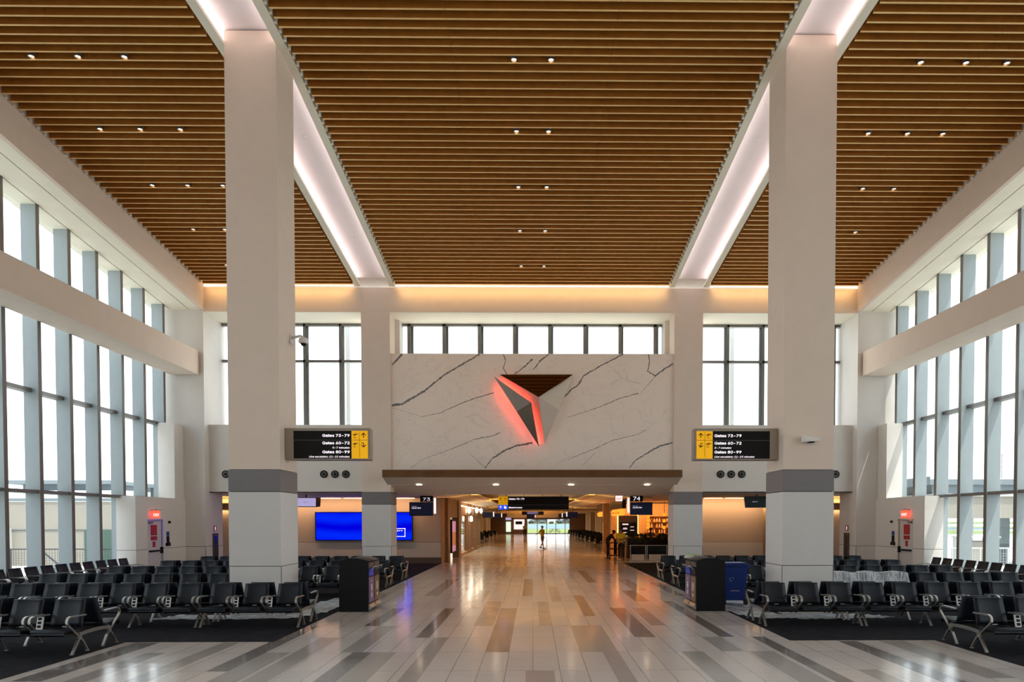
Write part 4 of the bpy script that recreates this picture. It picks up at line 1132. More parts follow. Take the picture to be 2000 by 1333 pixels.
# emergency doors on the enclosure walls (plane X = +-13.83)
for s in (-1, 1):
    side = 'left' if s < 0 else 'right'; xx = s * 13.83
    d = thing('door_%d' % (1 if s < 0 else 2), None, None, (xx, 0, 0), kind='structure'); d['label'] = 'grey %s emergency door with red notices' % side
    ya, yb = 25.92, 26.85
    e = -s
    MB().box(e * .01, 0, ya, yb, 0, 2.12).build('leaf', 'door_paint', d)
    b = MB().box(e * .03, 0, yb, yb + .09, 0, 2.18).box(e * .03, 0, ya - .02, yb + .09, 2.12, 2.18); b.build('door_frame', 'aluminium', d)
    MB().box(e * .012, e * .005, yb - .012, yb, 0, 2.12).build('gap', 'dark_joint', d)
    MB().box(e * .08, e * .01, ya + .05, yb - .04, 1.0, 1.06).box(e * .09, 0, yb - .10, yb - .02, .93, 1.16).build('panic_bar', 'black_plastic', d)
    MB().box(e * .07, e * .01, ya + .02, ya + .25, 2.02, 2.10).build('closer', 'rail_metal', d); MB().tube([(e * .06, ya + .2, 2.12), (e * .05, yb - .1, 2.15)], .012, 5).build('closer_arm', 'rail_metal', d)
    MB().box(e * .014, e * .01, ya + .18, ya + .62, 1.60, 1.98).box(e * .014, e * .01, ya + .18, ya + .62, 1.42, 1.57).build('red_notice', 'red_paint', d)
    MB().box(e * .014, e * .01, ya + .3, ya + .5, 1.17, 1.38).build('red_notice', 'red_paint', d)
    c = thing('wall_controls', 'alarm and card reader controls beside the %s emergency door' % side, 'controls', (xx, 27.32, 0))
    MB().box(e * .03, 0, -.08, .08, 1.56, 1.72).build('blue_plate', 'blue_paint', c); MB().box(e * .03, 0, -.08, .08, 1.34, 1.55).build('black_plate', 'black_plastic', c)
    MB().box(e * .06, 0, -.15, .12, 1.18, 1.30).box(e * .05, 0, -.06, .06, 1.30, 1.34).build('reader', 'black_plastic', c)
    MB().lathe([(.05, 0), (.04, e * .07)], 12, 'x', (0, .1, 2.08)).build('sounder', 'black_plastic', c)
    # extinguisher cabinet on pilaster return
    c = thing('extinguisher_cabinet', 'dark narrow fire cabinet on the %s return wall' % side, 'cabinet', (s * 13.03, 29.55, 0))
    MB().box(e * .05, 0, -.22, .22, .35, 1.62).build('cabinet_body', 'brown_base', c); MB().box(e * .055, e * .05, -.15, .15, .45, 1.52).build('cabinet_window', 'tv_black', c)
    c = thing('fire_notice', 'small red fire notice above the %s fire cabinet' % side, 'sign', (s * 13.03, 29.55, 0))
    MB().box(e * .02, 0, -.11, .11, 1.70, 1.93).build('notice_plate', 'red_paint', c); MB().box(e * .022, e * .02, -.03, .03, 1.74, 1.89).build('notice_mark', 'sign_white', c)

# air nozzles
def nozzle(x, lab):
    t = thing('air_nozzle', lab, 'vent', (x, 29.1, 4.01), group='round black air nozzles on the far wall')
    MB().lathe([(.155, 0), (.155, -.03), (.13, -.035), (.13, -.01)], 24, 'y').build('outer_ring', 'black_plastic', t, smooth=False)
    MB().lathe([(.128, -.008), (.0, -.008)][:1] + [(.001, -.012)], 24, 'y').build('throat', 'dark_joint', t)
    for r_ in (.11, .075): MB().lathe([(r_, -.02), (r_, -.035), (r_ - .014, -.035), (r_ - .014, -.02)], 24, 'y').build('guide_ring', 'rail_metal', t)
    MB().lathe([(.035, -.02), (.03, -.045), (.0015, -.05)], 16, 'y').build('hub', 'black_plastic', t)


for x, l in ((-8.42, 'left one of three round vents under the left gate sign'), (-7.98, 'middle one of three round vents under the left gate sign'), (-7.54, 'right one of three round vents under the left gate sign'),
             (7.64, 'left one of three round vents under the right gate sign'), (8.07, 'middle one of three round vents under the right gate sign'), (8.50, 'right one of three round vents under the right gate sign'),
             (-12.36, 'lone round vent half hidden left of the near left column'), (12.33, 'lone round vent right of the near right column')): nozzle(x, l)

# cameras
t = thing('security_camera', 'white dome security camera on an arm of the near left column', 'camera', (-5.664, 16.95, 6.35))
MB().box(0, .03, -.07, .07, -.08, .12).build('wall_plate', 'white_plastic', t, bevel=.01); MB().tube([(.02, 0, .05), (.25, -.02, .10), (.30, -.02, .06)], [.035, .028, .035], 8).build('arm', 'white_plastic', t, smooth=True)
MB().lathe([(.045, .06), (.10, .04), (.115, -.05), (.09, -.08)], 16, c=(.31, -.02, 0)).build('housing', 'white_plastic', t, smooth=True); MB().ball((.31, -.02, -.08), .065).build('lens_dome', 'black_plastic', t, smooth=True)
t = thing('security_camera', 'flat white camera bracket on the front of the near right column', 'camera', (6.25, 16.168, 3.95))
MB().prism([(-.2, 0, -.07), (.18, 0, -.04), (.2, 0, .03), (.14, 0, .02), (-.08, 0, .05), (-.17, 0, .09)], (0, -.16, 0)).build('housing', 'white_plastic', t, bevel=.012)
MB().box(-.06, .06, -.16, -.02, -.08, -.055).build('lens', 'black_plastic', t)

# downlights ---------------------------------------------------------------------
ordn = ['nearest', 'second', 'third', 'fourth', 'farthest']
proto = None
for i, y in enumerate((16.66, 19.24, 21.82, 24.4, 26.98)):
    for bay, xs in (('left', (-11.37, -10.32, -9.27)), ('middle', (-.42, .43)), ('right', (8.95, 10.0, 10.95))):
        for j, x in enumerate(xs):
            if bay == 'left' and i >= 3 and j == 2: continue
            pos = (['left', 'middle', 'right'] if len(xs) == 3 else ['left', 'right'])[j]
            lab = '%s downlight of the %s cross row in the %s slat ceiling' % (pos, ordn[i], bay)
            if proto is None:
                proto = thing('downlight', lab, 'ceiling light'); t = proto
                MB().lathe([(.075, .10), (.078, .0), (.062, -.005), (.052, .03), (.052, .10)], 18).build('trim_ring', 'rail_metal', t, smooth=False)
                MB().lathe([(.052, .02), (.0015, .018)], 14).build('lamp', 'lamp_warm', t)
                MB().lathe([(.055, .10), (.055, .3)], 12).build('housing', 'black_plastic', t); note_kids()
            else: t = copy_tree(proto)
            t.location = (x, y + .02, zc(y) + .02); t.rotation_euler = (0, 0, 0); t['label'] = lab; t['group'] = 'downlights in the slat ceiling'

# ------------------------------------------------------------------ bar and concourse furniture
bar = thing('bar_counter', 'dark bar counter with planter front at the right of the concourse', 'counter', (0, 40.5, 0))
MB().box(5.3, 9.1, 0, .6, 0, 1.15).build('counter_body', 'wood_brown', bar); MB().box(5.2, 9.2, -.1, .7, 1.15, 1.21).build('countertop', 'wood_light', bar)
ba = thing('terrace_screen', 'black railing with plant boxes in front of the bar', 'railing', (0, 36.6, 0))
MB().box(4.95, 7.2, 0, .05, .84, .88).build('top_rail', 'sign_case', ba); MB().box(4.95, 7.2, .0, .06, .42, .84).build('dark_panel', 'tv_black', ba)
MB().box(4.95, 7.2, -.02, .1, 0, .06).build('bottom_rail', 'aluminium', ba)
for x in (5.0, 5.78, 5.86, 6.86, 6.95): MB().box(x - .02, x + .02, -.015, .07, 0, .86).build('post', 'aluminium', ba)
for a, c in ((5.05, 5.72), (5.95, 6.8)): MB().box(a, c, .0, .05, .08, .40).build('grey_panel', 'gate_base', ba)
pl = MB()
for i in range(60): pl.ball((random.uniform(5.4, 9), random.uniform(0, .3), random.uniform(1.0, 1.35)), .09, .09, .09, 6, 4, .3)
t = thing('planter', 'green foliage in a trough along the bar front', 'plant', (0, 40.0, 0)); pl.build('foliage', 'planter_green', t); MB().box(5.3, 9, 0, .4, .75, 1.05).build('trough', 'tv_black', t); MB().box(5.4, 8.9, .05, .35, 0, .75).build('plinth', 'tv_black', t)
# back bar
bb = thing('back_bar', 'amber-lit wooden back bar wall with bottle shelves', 'shelving', (0, 45, 0))
MB().box(4.9, 9.3, 0, .15, 0, 3.2).build('back_panel', 'wood_light', bb)
for x in (5.35, 6.6): MB().box(x - .03, x + .03, -.03, 0, 1.25, 2.5).build('amber_tube', 'led_amber', bb)
for z in (1.35, 1.7, 2.05, 2.4): MB().box(7.2, 9.2, -.3, 0, z - .03, z).build('shelf', 'wood_brown', bb)
area('bar_light', (7.2, 43.5, 3.1), (3.5, .4), 80, (1, .5, .15), (0, .5, -1), None).name = 'bar_light'
bot = []
kinds = ['bottle_amber', 'bottle_dark', 'bottle_amber', 'bottle_clear']
prot = {}
for k, z in enumerate((1.35, 1.7, 2.05)):
    for i in range(12):
        m = kinds[(i * 7 + k * 3) % 4]; sc = .9 + .25 * ((i * 5 + k) % 4) / 4
        if m not in prot: prot[m] = MB().lathe([(.04, 0), (.042, .16), (.015, .2), (.014, .26)], 8).mesh('bottle', m, True)
        o = link('bottle', prot[m], None, (7.3 + i * .16, 44.82, z)); o.scale = (1, 1, sc)
        tag(o, 'bottle on the %s shelf behind the bar' % ['lowest', 'middle', 'upper'][k], 'bottle', 'bottles on the %s back bar shelf' % ['lowest', 'middle', 'upper'][k])
for i, (px, py) in enumerate(((1266, 1010), (1266, 1017), (1266, 1024), (1266, 1031), (1297, 1006), (1297, 1018), (1297, 1031))):
    p = at(px, py, 42.5); t = tag(MB().box(-.08, .08, -.08, .08, -.09, .09).build('pendant_lantern', 'amber_box', None, p, bevel=.02),
                                 'amber block lantern, %s in the %s string over the bar' % (['topmost', 'second', 'third', 'lowest', 'topmost', 'middle', 'lowest'][i], 'left' if i < 4 else 'right'), 'lantern', 'amber lanterns over the bar')
for x in (at(1266, 1000, 42.5).x, at(1297.5, 1000, 42.5).x): tag(MB().tube([(x, 42.5, 1.6), (x, 42.5, ZL)], .012, 5).build('lantern_cord', 'black_plastic'), 'dark cord carrying the %s string of amber lanterns' % ('left' if x < 7.3 else 'right'), 'cord')
# illuminated bar sign along x = 5.2
sg = thing('bar_sign', 'long glowing orange bar sign with rounded ends over the bar entrance', 'sign', (4.98, 39.2, 0), 0)
MB().box(-.08, .08, 0, 3.4, 2.42, 2.78).build('light_box_near', 'amber_box', sg, bevel=.07); MB().box(-.08, .08, 3.5, 5.7, 2.42, 2.78).build('light_box_far', 'amber_box', sg, bevel=.07)
MB().box(-.1, .12, -.1, 5.75, 2.80, 3.28).build('lattice_fascia', 'tv_black', sg)
lettering([('FORK', 0, 2.53, .15, dict(width=1.8)), ], 'amber_letter', sg, (-.09, 5.5, 0), -PI / 2)
lettering([('& BN', 0, 2.53, .15, dict(width=1.9)), ], 'amber_letter', sg, (-.09, 3.2, 0), -PI / 2)
sg = thing('bar_sign', 'shorter glowing orange sign beyond the bar column', 'sign', (4.98, 49.2, 0), 0)
MB().box(-.08, .08, 0, 5.2, 2.42, 2.76).build('light_box', 'amber_box', sg, bevel=.07); MB().box(-.1, .12, -.1, 5.3, 2.8, 3.28).build('lattice_fascia', 'tv_black', sg)
o = MB().box(4.72, 5.1, 47.8, 48.4, 0, ZL).build('column', 'wood_light'); struct(o, 'slim beige column beside the bar entrance')
MB().box(4.70, 4.72, 47.95, 48.25, 1.1, 2.0).build('notice_strip', 'white_plastic', o)
o = MB().box(5.1, 5.3, 45, 48, 0, 1.0).build('wall_bar_screen', 'wood_light'); struct(o, 'low timber wall at the bar entrance')
t = thing('menu_board', 'tall black menu board on the grey pier by the bar', 'sign', (0, 41.9, 0))
MB().box(5.05, 6.15, .05, .35, 0, 2.42).build('pier', 'grey_band', t); MB().box(5.12, 6.05, 0, .05, .55, 2.02).build('board', 'menu_board', t)
b = MB()
for (x, z, w, h) in ((5.25, 1.88, .35, .07), (5.3, 1.68, .22, .03), (5.28, 1.62, .26, .03), (5.3, 1.42, .2, .03), (5.28, 1.22, .26, .03), (5.3, 1.02, .22, .03), (5.28, .95, .28, .02), (5.72, 1.75, .2, .03), (5.7, 1.55, .24, .03)): b.box(x, x + w, -.006, 0, z, z + h)
b.build('menu_lines', 'exit_white', t)
# ad screen and door at concourse end
t = thing('advert_screen', 'pale advertising screen on the end wall left of the window', 'screen', at(1014, 1027, 115.85)); t.location.z = 0
MB().box(-.85, .85, 0, .14, .75, 2.35).build('panel', 'exit_white', t); MB().box(-.6, .5, -.02, 0, 1.55, 2.05).build('dark_inset', 'tv_black', t)
t = thing('glass_door', 'pale green lit glass door at the concourse end', 'door', at(993, 1020, 115.85)); t.location.z = 0
MB().box(-.38, .38, 0, .08, .35, 1.98).build('leaf', 'glow_green', t); MB().box(-.42, .42, .02, .1, 0, .35).build('kick_plate', 'rail_metal', t)
t = thing('television', 'bluish screen above the glass door at the concourse end', 'television', at(993, 1020, 115.88)); t.location.z = 0
MB().box(-.5, .5, 0, .1, 2.2, 2.75).build('bezel', 'tv_black', t); MB().box(-.45, .45, -.01, 0, 2.25, 2.7).build('screen', 'tv_lavender', t)

# ------------------------------------------------------------------ people
def lerp(a, b, t): return [a[i] + (b[i] - a[i]) * t for i in range(3)]


def skin_mesh(name, verts, edges, radii, m, parent, root=0, sub=2):
    me = bpy.data.meshes.new(name); me.from_pydata(verts, edges, []); me.update()
    o = bpy.data.objects.new(name, me); C.objects.link(o); o.parent = parent
    mod = o.modifiers.new('skin', 'SKIN'); mod.use_smooth_shade = True
    lay = me.skin_vertices[0] if me.skin_vertices else None
    if lay is None:
        bm = bmesh.new(); bm.from_mesh(me); bm.verts.layers.skin.verify(); bm.to_mesh(me); bm.free(); lay = me.skin_vertices[0]
    for i, q in enumerate(radii):
        lay.data[i].radius = q if isinstance(q, tuple) else (q, q)
        lay.data[i].use_root = (i == root)
    s_ = o.modifiers.new('sub', 'SUBSURF'); s_.levels = sub; s_.render_levels = sub
    me.materials.append(M(m)); return o


def person(lab, loc, rz, J, skin='skin', shirt='shirt_yellow', trousers='cloth_dark', hat=None, shorts=False, scale=1):
    """J: joints (x right, y back, z up) of a figure facing -Y"""
    root = thing('person', lab, 'person', loc, rz); root.scale = (scale,) * 3
    V, Ed, R = [], [], []
    def v(p, q, par=None):
        V.append(tuple(p)); R.append(q)
        if par is not None: Ed.append((par, len(V) - 1))
        return len(V) - 1
    pel = v(J['pelvis'], (.15, .11)); wa = v(J['waist'], (.13, .10), pel); ch = v(J['chest'], (.16, .115), wa); nb = v(J['neck'], (.065, .06), ch)
    hd = Vector(J['head']); nk = v(lerp(J['neck'], J['head'], .45), .052, nb); v(hd, (.078, .09), nk); v(hd + Vector((0, 0, .085)), (.065, .075), len(V) - 1)
    for s, k in ((-1, 'l'), (1, 'r')):
        sh, el, wr = J['sh' + k], J['el' + k], J['wr' + k]
        a = v(sh, .062, ch); b_ = v(lerp(sh, el, .5), .048, a); c_ = v(el, .04, b_); d_ = v(lerp(el, wr, .45), .038, c_); e_ = v(wr, .026, d_)
        dr = (Vector(wr) - Vector(el)).normalized(); pm = v(Vector(wr) + dr * .06, (.036, .02), e_)
        up = Vector((0, 1, 0)) if abs(dr.y) < .8 else Vector((0, 0, 1)); sd = dr.cross(up).normalized()
        for q, ln in ((-.03, .06), (-.01, .075), (.01, .07), (.03, .055)):
            f1 = v(Vector(wr) + dr * .10 + sd * q, .0095, pm); v(Vector(wr) + dr * (.10 + ln) + sd * q * 1.1 + up * -.015, .007, f1)
        th = v(Vector(wr) + dr * .05 + sd * (-.045), .011, pm); v(Vector(wr) + dr * .09 + sd * (-.06), .009, th)
        hp, kn, an = J['hp' + k], J['kn' + k], J['an' + k]
        a = v(hp, .088, pel); b_ = v(lerp(hp, kn, .5), .075, a); c_ = v(kn, .052, b_); d_ = v(lerp(kn, an, .35), .052, c_); v(an, .034, d_)
    skin_mesh('body', V, Ed, R, skin, root)
    # face
    f_ = MB().ball((hd.x, hd.y - .092, hd.z + .0), .012, .018, .02, 8, 6); f_.build('nose', skin, root, smooth=True)
    e = MB()
    for s in (-1, 1): e.ball((hd.x + s * .032, hd.y - .082, hd.z + .03), .011, .008, .007, 8, 5)
    e.box(hd.x - .025, hd.x + .025, hd.y - .09, hd.y - .08, hd.z - .045, hd.z - .038); e.build('face_features', 'hair', root)
    e = MB()
    for s in (-1, 1): e.ball((hd.x + s * .08, hd.y, hd.z + .01), .012, .022, .03, 8, 6)
    e.build('ears', skin, root, smooth=True)
    MB().ball((hd.x, hd.y + .012, hd.z + .075), .088, .10, .075, 14, 8).build('cap' if hat else 'hair', hat or 'hair', root, smooth=True)
    if hat: MB().box(hd.x - .06, hd.x + .06, hd.y - .17, hd.y - .07, hd.z + .07, hd.z + .085).build('cap_brim', hat, root, bevel=.005)
    # shirt
    V, Ed, R = [], [], []
    pel = v(Vector(J['pelvis']) + Vector((0, 0, .0)), (.195, .15)); wa = v(J['waist'], (.18, .145), pel); ch = v(J['chest'], (.20, .15), wa); v(lerp(J['chest'], J['neck'], .8), (.09, .08), ch)
    for s, k in ((-1, 'l'), (1, 'r')):
        a = v(J['sh' + k], .08, ch); v(lerp(J['sh' + k], J['el' + k], .45), .07, a); v(lerp(J['sh' + k], J['el' + k], .8), .062, len(V) - 1)
    skin_mesh('shirt', V, Ed, R, shirt, root)
    V, Ed, R = [], [], []
    pel = v(Vector(J['pelvis']) + Vector((0, 0, .06)), (.155, .12)); pl_ = v(Vector(J['pelvis']) - Vector((0, 0, .03)), (.16, .125), pel)
    for s, k in ((-1, 'l'), (1, 'r')):
        hp, kn, an = J['hp' + k], J['kn' + k], J['an' + k]
        a = v(hp, .1, pl_); b_ = v(lerp(hp, kn, .5), .09, a)
        if shorts: v(lerp(hp, kn, .85), .082, b_)
        else: c_ = v(kn, .07, b_); v(lerp(kn, an, .9), .06, c_)
    skin_mesh('shorts' if shorts else 'trousers', V, Ed, R, trousers, root)
    for k in 'lr':
        a = Vector(J['an' + k]); MB().prism([(a.x - .045, a.y + .07, a.z - .08), (a.x + .045, a.y + .07, a.z - .08), (a.x + .05, a.y - .19, a.z - .08), (a.x, a.y - .215, a.z - .08), (a.x - .05, a.y - .19, a.z - .08)], (0, 0, .055)).ball((a.x, a.y + .01, a.z - .01), .045, .06, .05).build('shoe', 'shoe', root, bevel=.01)
    return root


STAND = dict(pelvis=(0, 0, .95), waist=(0, 0, 1.12), chest=(0, .0, 1.32), neck=(0, .01, 1.47), head=(0, -.01, 1.61),
             shl=(-.19, 0, 1.40), ell=(-.24, .02, 1.12), wrl=(-.2, -.14, .92), shr=(.19, 0, 1.40), elr=(.24, .02, 1.12), wrr=(.2, -.14, .92),
             hpl=(-.09, 0, .9), knl=(-.11, -.01, .5), anl=(-.12, .02, .08), hpr=(.09, 0, .9), knr=(.11, -.01, .5), anr=(.12, .02, .08))
W1 = dict(STAND, ell=(-.25, .18, 1.18), wrl=(-.22, .38, 1.10), elr=(.24, .12, 1.14), wrr=(.22, .0, .93), knl=(-.1, -.10, .5), anl=(-.1, -.20, .09), knr=(.1, .02, .50), anr=(.1, .22, .13))
p = at(1059, 1072.5, 54); person('person walking across the bright floor in mustard shirt and cap', (p.x, 54, 0), PI * .30, W1, shirt='shirt_mustard', trousers='shorts_khaki', hat='cloth_dark', shorts=True)
W2 = dict(STAND, ell=(-.25, -.05, 1.14), wrl=(-.02, -.26, 1.16), elr=(.25, -.05, 1.12), wrr=(.06, -.27, 1.10))
person('person in bright yellow shirt standing with folded arms by the bar', (4.74, 38.4, 0), -.3, W2, shirt='shirt_yellow', trousers='cloth_black', hat='cloth_dark')
W3 = dict(STAND, pelvis=(0, .05, .93), waist=(0, .0, 1.09), chest=(0, -.16, 1.25), neck=(0, -.27, 1.36), head=(0, -.35, 1.46), shl=(-.19, -.2, 1.30), shr=(.19, -.2, 1.30), ell=(-.24, -.36, 1.08), elr=(.24, -.36, 1.08), wrl=(-.16, -.56, .97), wrr=(.16, -.56, .97))
person('person in black clothes leaning over the utility cart', (4.22, 40.2, 0), PI / 2 - .15, W3, skin='skin_dark', shirt='cloth_black', trousers='cloth_black')
person('person in dark top seen from behind at the bar', (6.92, 42.0, 0), PI, STAND, skin='skin_dark', shirt='shorts_khaki', trousers='cloth_black', scale=.98)
p = at(1025, 1050, 96); person('distant person in yellow vest standing left of the end window', (p.x, 96, 0), 0, STAND, shirt='shirt_yellow', trousers='cloth_black')

# utility cart and mop
t = thing('utility_cart', 'black wheeled utility cart in front of the bar entrance', 'cart', (4.55, 39.55, 0))
for z in (.18, .55, .88): MB().box(-.33, .33, -.25, .25, z, z + .05).build('shelf', 'black_plastic', t, bevel=.01)
for x in (-.31, .31):
    for y in (-.23, .23): MB().box(x - .015, x + .015, y - .015, y + .015, .08, .92).build('post', 'black_plastic', t); MB().lathe([(.04, -.015), (.04, .015)], 12, 'x').build('wheel', 'black_rubber', t, (x, y, .04))
t = tag(MB().ball((0, 0, 0), .14, .1, .05, 10, 6, .1).build('cleaning_cloth', 'mop_cotton', None, (4.75, 39.5, .98)), 'crumpled pale cloth on top of the utility cart', 'cloth')
t = thing('mop', 'cotton mop leaning against the utility cart with its head on the floor', 'mop', (4.62, 38.0, 0))
MB().tube([(.0, 0, .08), (.26, 1.15, .98)], .014, 6).build('mop_handle', 'wood_light', t)
b = MB()
for i in range(22):
    a = i / 22 * 2 * PI; rr = random.uniform(.1, .2); b.tube([(0, 0, .11), (rr * .5 * math.cos(a), rr * .4 * math.sin(a), .08), (rr * math.cos(a), rr * .6 * math.sin(a), .015)], .014, 5)
b.build('mop_head', 'mop_cotton', t)

# ------------------------------------------------------------------ outside
o = MB().box(-700, 700, -200, 130, -.5, -.35).build('ground', 'tarmac'); struct(o, 'pale tarmac apron outside')
o = MB().box(-110, 110, 130, 215, -.5, -.30).build('ground', 'lawn'); struct(o, 'bright green lawn beyond the end window')
o = MB().box(-130, 150, 215, 560, -.6, -.34).build('ground', 'water'); struct(o, 'blue bay water beyond the lawn')
o = MB().box(-900, 900, 560, 1500, -.6, -.2).build('ground', 'lawn'); struct(o, 'far shore')
rn = random.Random(11)
for i in range(26):
    x = -60 + i * 7.5 + rn.uniform(-1, 1); h = rn.uniform(2.0, 4.2)
    b = MB()
    for _ in range(5): b.ball((rn.uniform(-1.6, 1.6), rn.uniform(-1, 1), h * rn.uniform(.4, .65)), rn.uniform(1, 1.9), 1.5, h * .4, 7, 5, .15)
    t = thing('shore_tree', 'hazy dark tree on the far shore beyond the water', 'tree', (x, 570 + rn.uniform(0, 20), -.2), group='trees on the far shore')
    b.build('crown', 'foliage', t, smooth=True); MB().tube([(0, 0, 0), (0, 0, h * .4)], .2, 6).build('trunk', 'wood_brown', t)
for i in range(7):
    x = -60 + i * 22; w = rn.uniform(4, 8); h = rn.uniform(2.4, 4)
    t = thing('shore_house', 'pale low house on the far shore beyond the water', 'building', (x, 600, -.2), group='houses on the far shore')
    MB().box(-w, w, 0, 8, 0, h).build('walls', 'far_wall', t); MB().prism([(-w - .5, -.5, h), (w + .5, -.5, h), (0, -.5, h + 1)], (0, 9, 0)).build('roof', 'outdoor_grey', t)
t = thing('picnic_table', 'dark picnic table silhouette outside the end window', 'table', (3.75, 122, -.35)); mat('dark_wood', (.03, .03, .03), .8)
MB().box(-.9, .9, -.35, .35, 1.02, 1.08).build('tabletop', 'dark_wood', t)
for s in (-1, 1):
    MB().box(-.9, .9, s * .65, s * .9, .72, .77).build('bench_plank', 'dark_wood', t)
    MB().ribbon([(s * .3, 0, 1.02), (s * .85, 0, .35)], .08, .08, (0, 1, 0)).ribbon([(s * .85, 0, .35), (s * 1.0, 0, .0)], .08, .08, (0, 1, 0)).build('leg', 'dark_wood', t)
    MB().box(s * .75, s * 1.1, -.5, .5, .66, .72).build('seat', 'dark_wood', t)

# left exterior: annex building, railing, stairs
t = thing('annex_building', 'pale low building with grey roof band outside the left windows', 'building', (-29, 40, -.35))
MB().box(-14, 6.5, 0, 6, 0, 3.55).build('walls', 'outdoor_beige', t); MB().box(-14, 6.3, .3, 6, 3.73, 4.18).build('upstand', 'outdoor_bright', t); MB().box(-14, 6.55, -.05, .3, 3.58, 3.73).build('coping', 'outdoor_mid', t)
MB().box(-.2, 4.9, 1.5, 8, 4.18, 4.59).build('roof_storey', 'outdoor_grey', t); MB().box(-1.0, 5.0, 1.2, 8, 4.59, 4.80).build('roof_band', 'outdoor_mid', t)
MB().box(4.2, 6.52, -.05, 0, 0, 2.0).build('window', 'green_glass', t); MB().box(-1.2, .2, -.4, 0, 0, 2.1).build('pipe_box', 'outdoor_white', t); MB().box(-2.6, -1.4, -.05, 0, 0, 1.9).build('window', 'green_glass', t)
MB().box(-14, 6.5, -.03, 0, 1.95, 2.0).build('joint', 'outdoor_grey', t)
t = thing('bridge_wing', 'dark grey raised link building beyond the left windows', 'building', (-20.5, 42, -.35))
MB().box(-1.7, 3.6, 0, 5, 3.6, 4.4).build('walls', 'outdoor_dark', t); MB().box(-1.8, 3.6, -.1, 5, 4.4, 4.62).build('roof', 'outdoor_mid', t)
for x in (-1.9, 1.2): MB().box(x, x + .35, 1, 1.35, 0, 3.4).build('support_post', 'rail_metal', t)
MB().tube([(-1.7, 1.1, 2.9), (-.9, 1.1, 3.4)], .12, 6).build('brace', 'rail_metal', t)


def railing(name, lab, x0, x1, y, z0, h, col='rail_metal', n=6, mesh=True, loc=(0, 0, 0)):
    t = thing(name, lab, 'railing', (0, y, z0))
    MB().tube([(x0, 0, h), (x1, 0, h)], .03, 6).build('top_rail', col, t)
    for i in range(n + 1): x = x0 + (x1 - x0) * i / n; MB().box(x - .025, x + .025, -.025, .025, 0, h).build('post', col, t)
    b = MB(); k = int((h - .1) / .11)
    for i in range(k): b.box(x0, x1, -.006, .006, .08 + i * .11, .09 + i * .11)
    if mesh:
        m_ = int(abs(x1 - x0) / .12)
        for i in range(m_): x = x0 + (x1 - x0) * i / m_; b.box(x - .004, x + .004, -.006, .006, .05, h)
    b.build('wire_mesh', col, t); return t


railing('guard_railing', 'grey mesh guard railing outside the left windows', -26.5, -16.5, 31.5, -.35, 1.25, 'outdoor_dark', 8)
t = thing('stair', 'outdoor stair with sloping handrails beyond the left mesh railing', 'stairs', (-24, 34, -.35))
for yy in (0, .12): MB().tube([(.75, yy, 1.22 - yy), (1.85, yy, .30 - yy)], .03, 6).build('handrail', 'outdoor_dark', t)
for i in range(4): MB().box(.7 + i * .3, 1.0 + i * .3, .2, 1.1, 0, .34 - i * .08).build('tread', 'outdoor_mid', t)
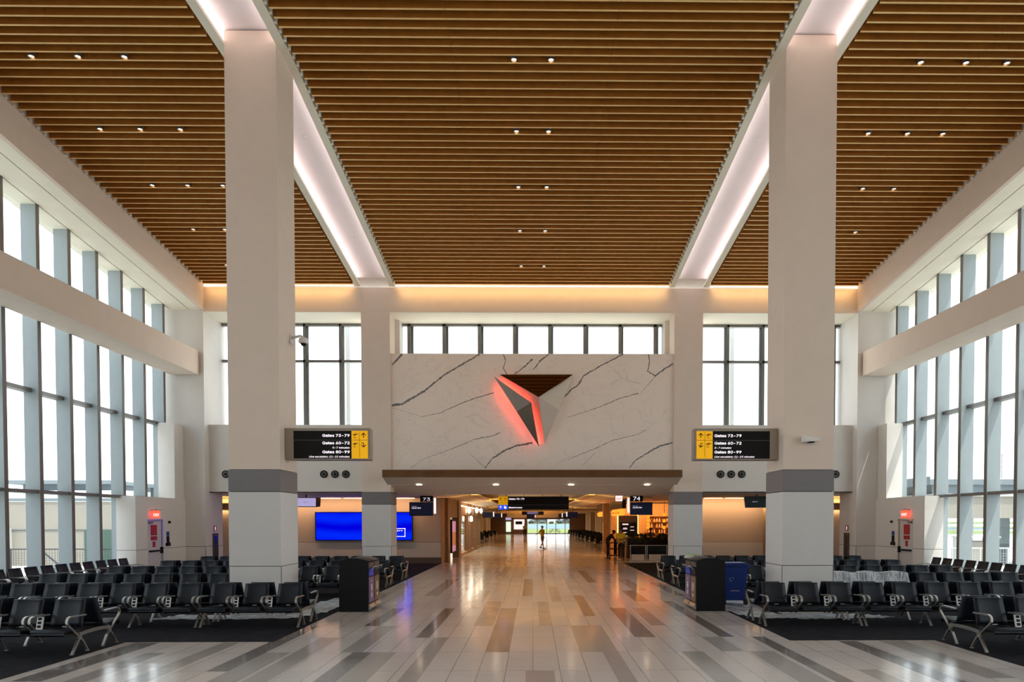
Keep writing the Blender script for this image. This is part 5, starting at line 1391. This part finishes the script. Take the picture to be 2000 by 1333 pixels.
# right exterior: elevated boarding bridge, railings, vehicles
t = thing('boarding_bridge', 'pale elevated boarding bridge outside the right windows', 'bridge', (24, 38, -.35))
MB().box(-2.6, 20, 0, 4, 2.6, 3.75).build('lower_body', 'outdoor_beige', t); MB().box(-2.6, 20, -.1, 4, 3.75, 3.9).build('ledge', 'outdoor_white', t)
MB().box(-2.4, 20, .6, 4, 3.9, 4.4).build('glazed_band', 'outdoor_mid', t); MB().box(-2.6, 20, .4, 4, 4.4, 4.7).build('roof', 'outdoor_mid', t)
MB().box(-2.4, 20, 1.0, 1.1, 1.2, 2.6).build('hanging_glass', 'glass', t)
MB().prism([(-2.6, .4, 4.4), (-2.6, .4, 4.85), (-5.2, .4, 4.55), (-5.2, .4, 4.1)], (0, 4, 0)).build('sloping_link', 'outdoor_grey', t)
for x in (-1.7, 1.8, 5.5): MB().box(x, x + .7, 1.5, 2.2, 0, 2.6).build('support_post', 'outdoor_grey', t)
MB().box(-.6, -.35, .2, .45, 0, 4.0).build('brace', 'rail_metal', t); MB().tube([(-.5, .3, 3.3), (-1.3, .3, 3.75)], .1, 6).build('brace', 'rail_metal', t)
t = thing('roof_railing', 'thin cable railing on the boarding bridge roof', 'railing', (24, 38.6, 4.5))
for z in (.55, .85, 1.15): MB().tube([(-4, 0, z), (20, 0, z)], .012, 5).build('cable', 'rail_metal', t)
for i in range(9): MB().box(-3 + i * 2.2 - .02, -3 + i * 2.2 + .02, -.02, .02, -.1, 1.25).build('post', 'rail_metal', t)
railing('guard_railing', 'white mesh guard railing outside the right windows', 16.5, 26, 30, -.35, 1.3, 'outdoor_white', 8)
o = MB().box(150, 420, 190, 290, -.36, -.28).build('ground', 'lawn'); struct(o, 'distant airfield grass on the right')
t = thing('service_cart', 'pale ground service cart beyond the right mesh railing', 'vehicle', (21.2, 34, -.35))
MB().box(-.7, .7, -.5, .6, .5, 1.5).build('cabinet', 'outdoor_beige', t, bevel=.05); MB().box(-.8, .8, -.6, .7, 1.65, 1.72).build('roof', 'outdoor_white', t); MB().box(-.75, -.7, -.55, .65, .4, 1.65).box(.7, .75, -.55, .65, .4, 1.65).build('frame', 'outdoor_white', t)
for x in (-.5, .5): MB().lathe([(.25, -.08), (.25, .08)], 14, 'x').build('wheel', 'black_rubber', t, (x, -.3, .25))
# slim lamp columns outside the far windows
for X, l in ((-7.9, 'left'), (8.6, 'right')):
    t = tag(MB().box(-.09, .09, -.09, .09, 0, 14).build('light_mast', 'outdoor_white', None, (X * 33.5 / 30.4, 34.2, 3.8)), 'slim pale mast outside the far %s window' % l, 'mast')
o = MB().box(-15.2, 15.2, 31, 36.2, 3.95, 4.3).build('ceiling', 'concrete'); struct(o, 'roof over the concourse head')
o = MB().box(-15.2, 15.2, 36.2, 117, 4.2, 4.4).build('ceiling', 'concrete'); struct(o, 'roof over the concourse')
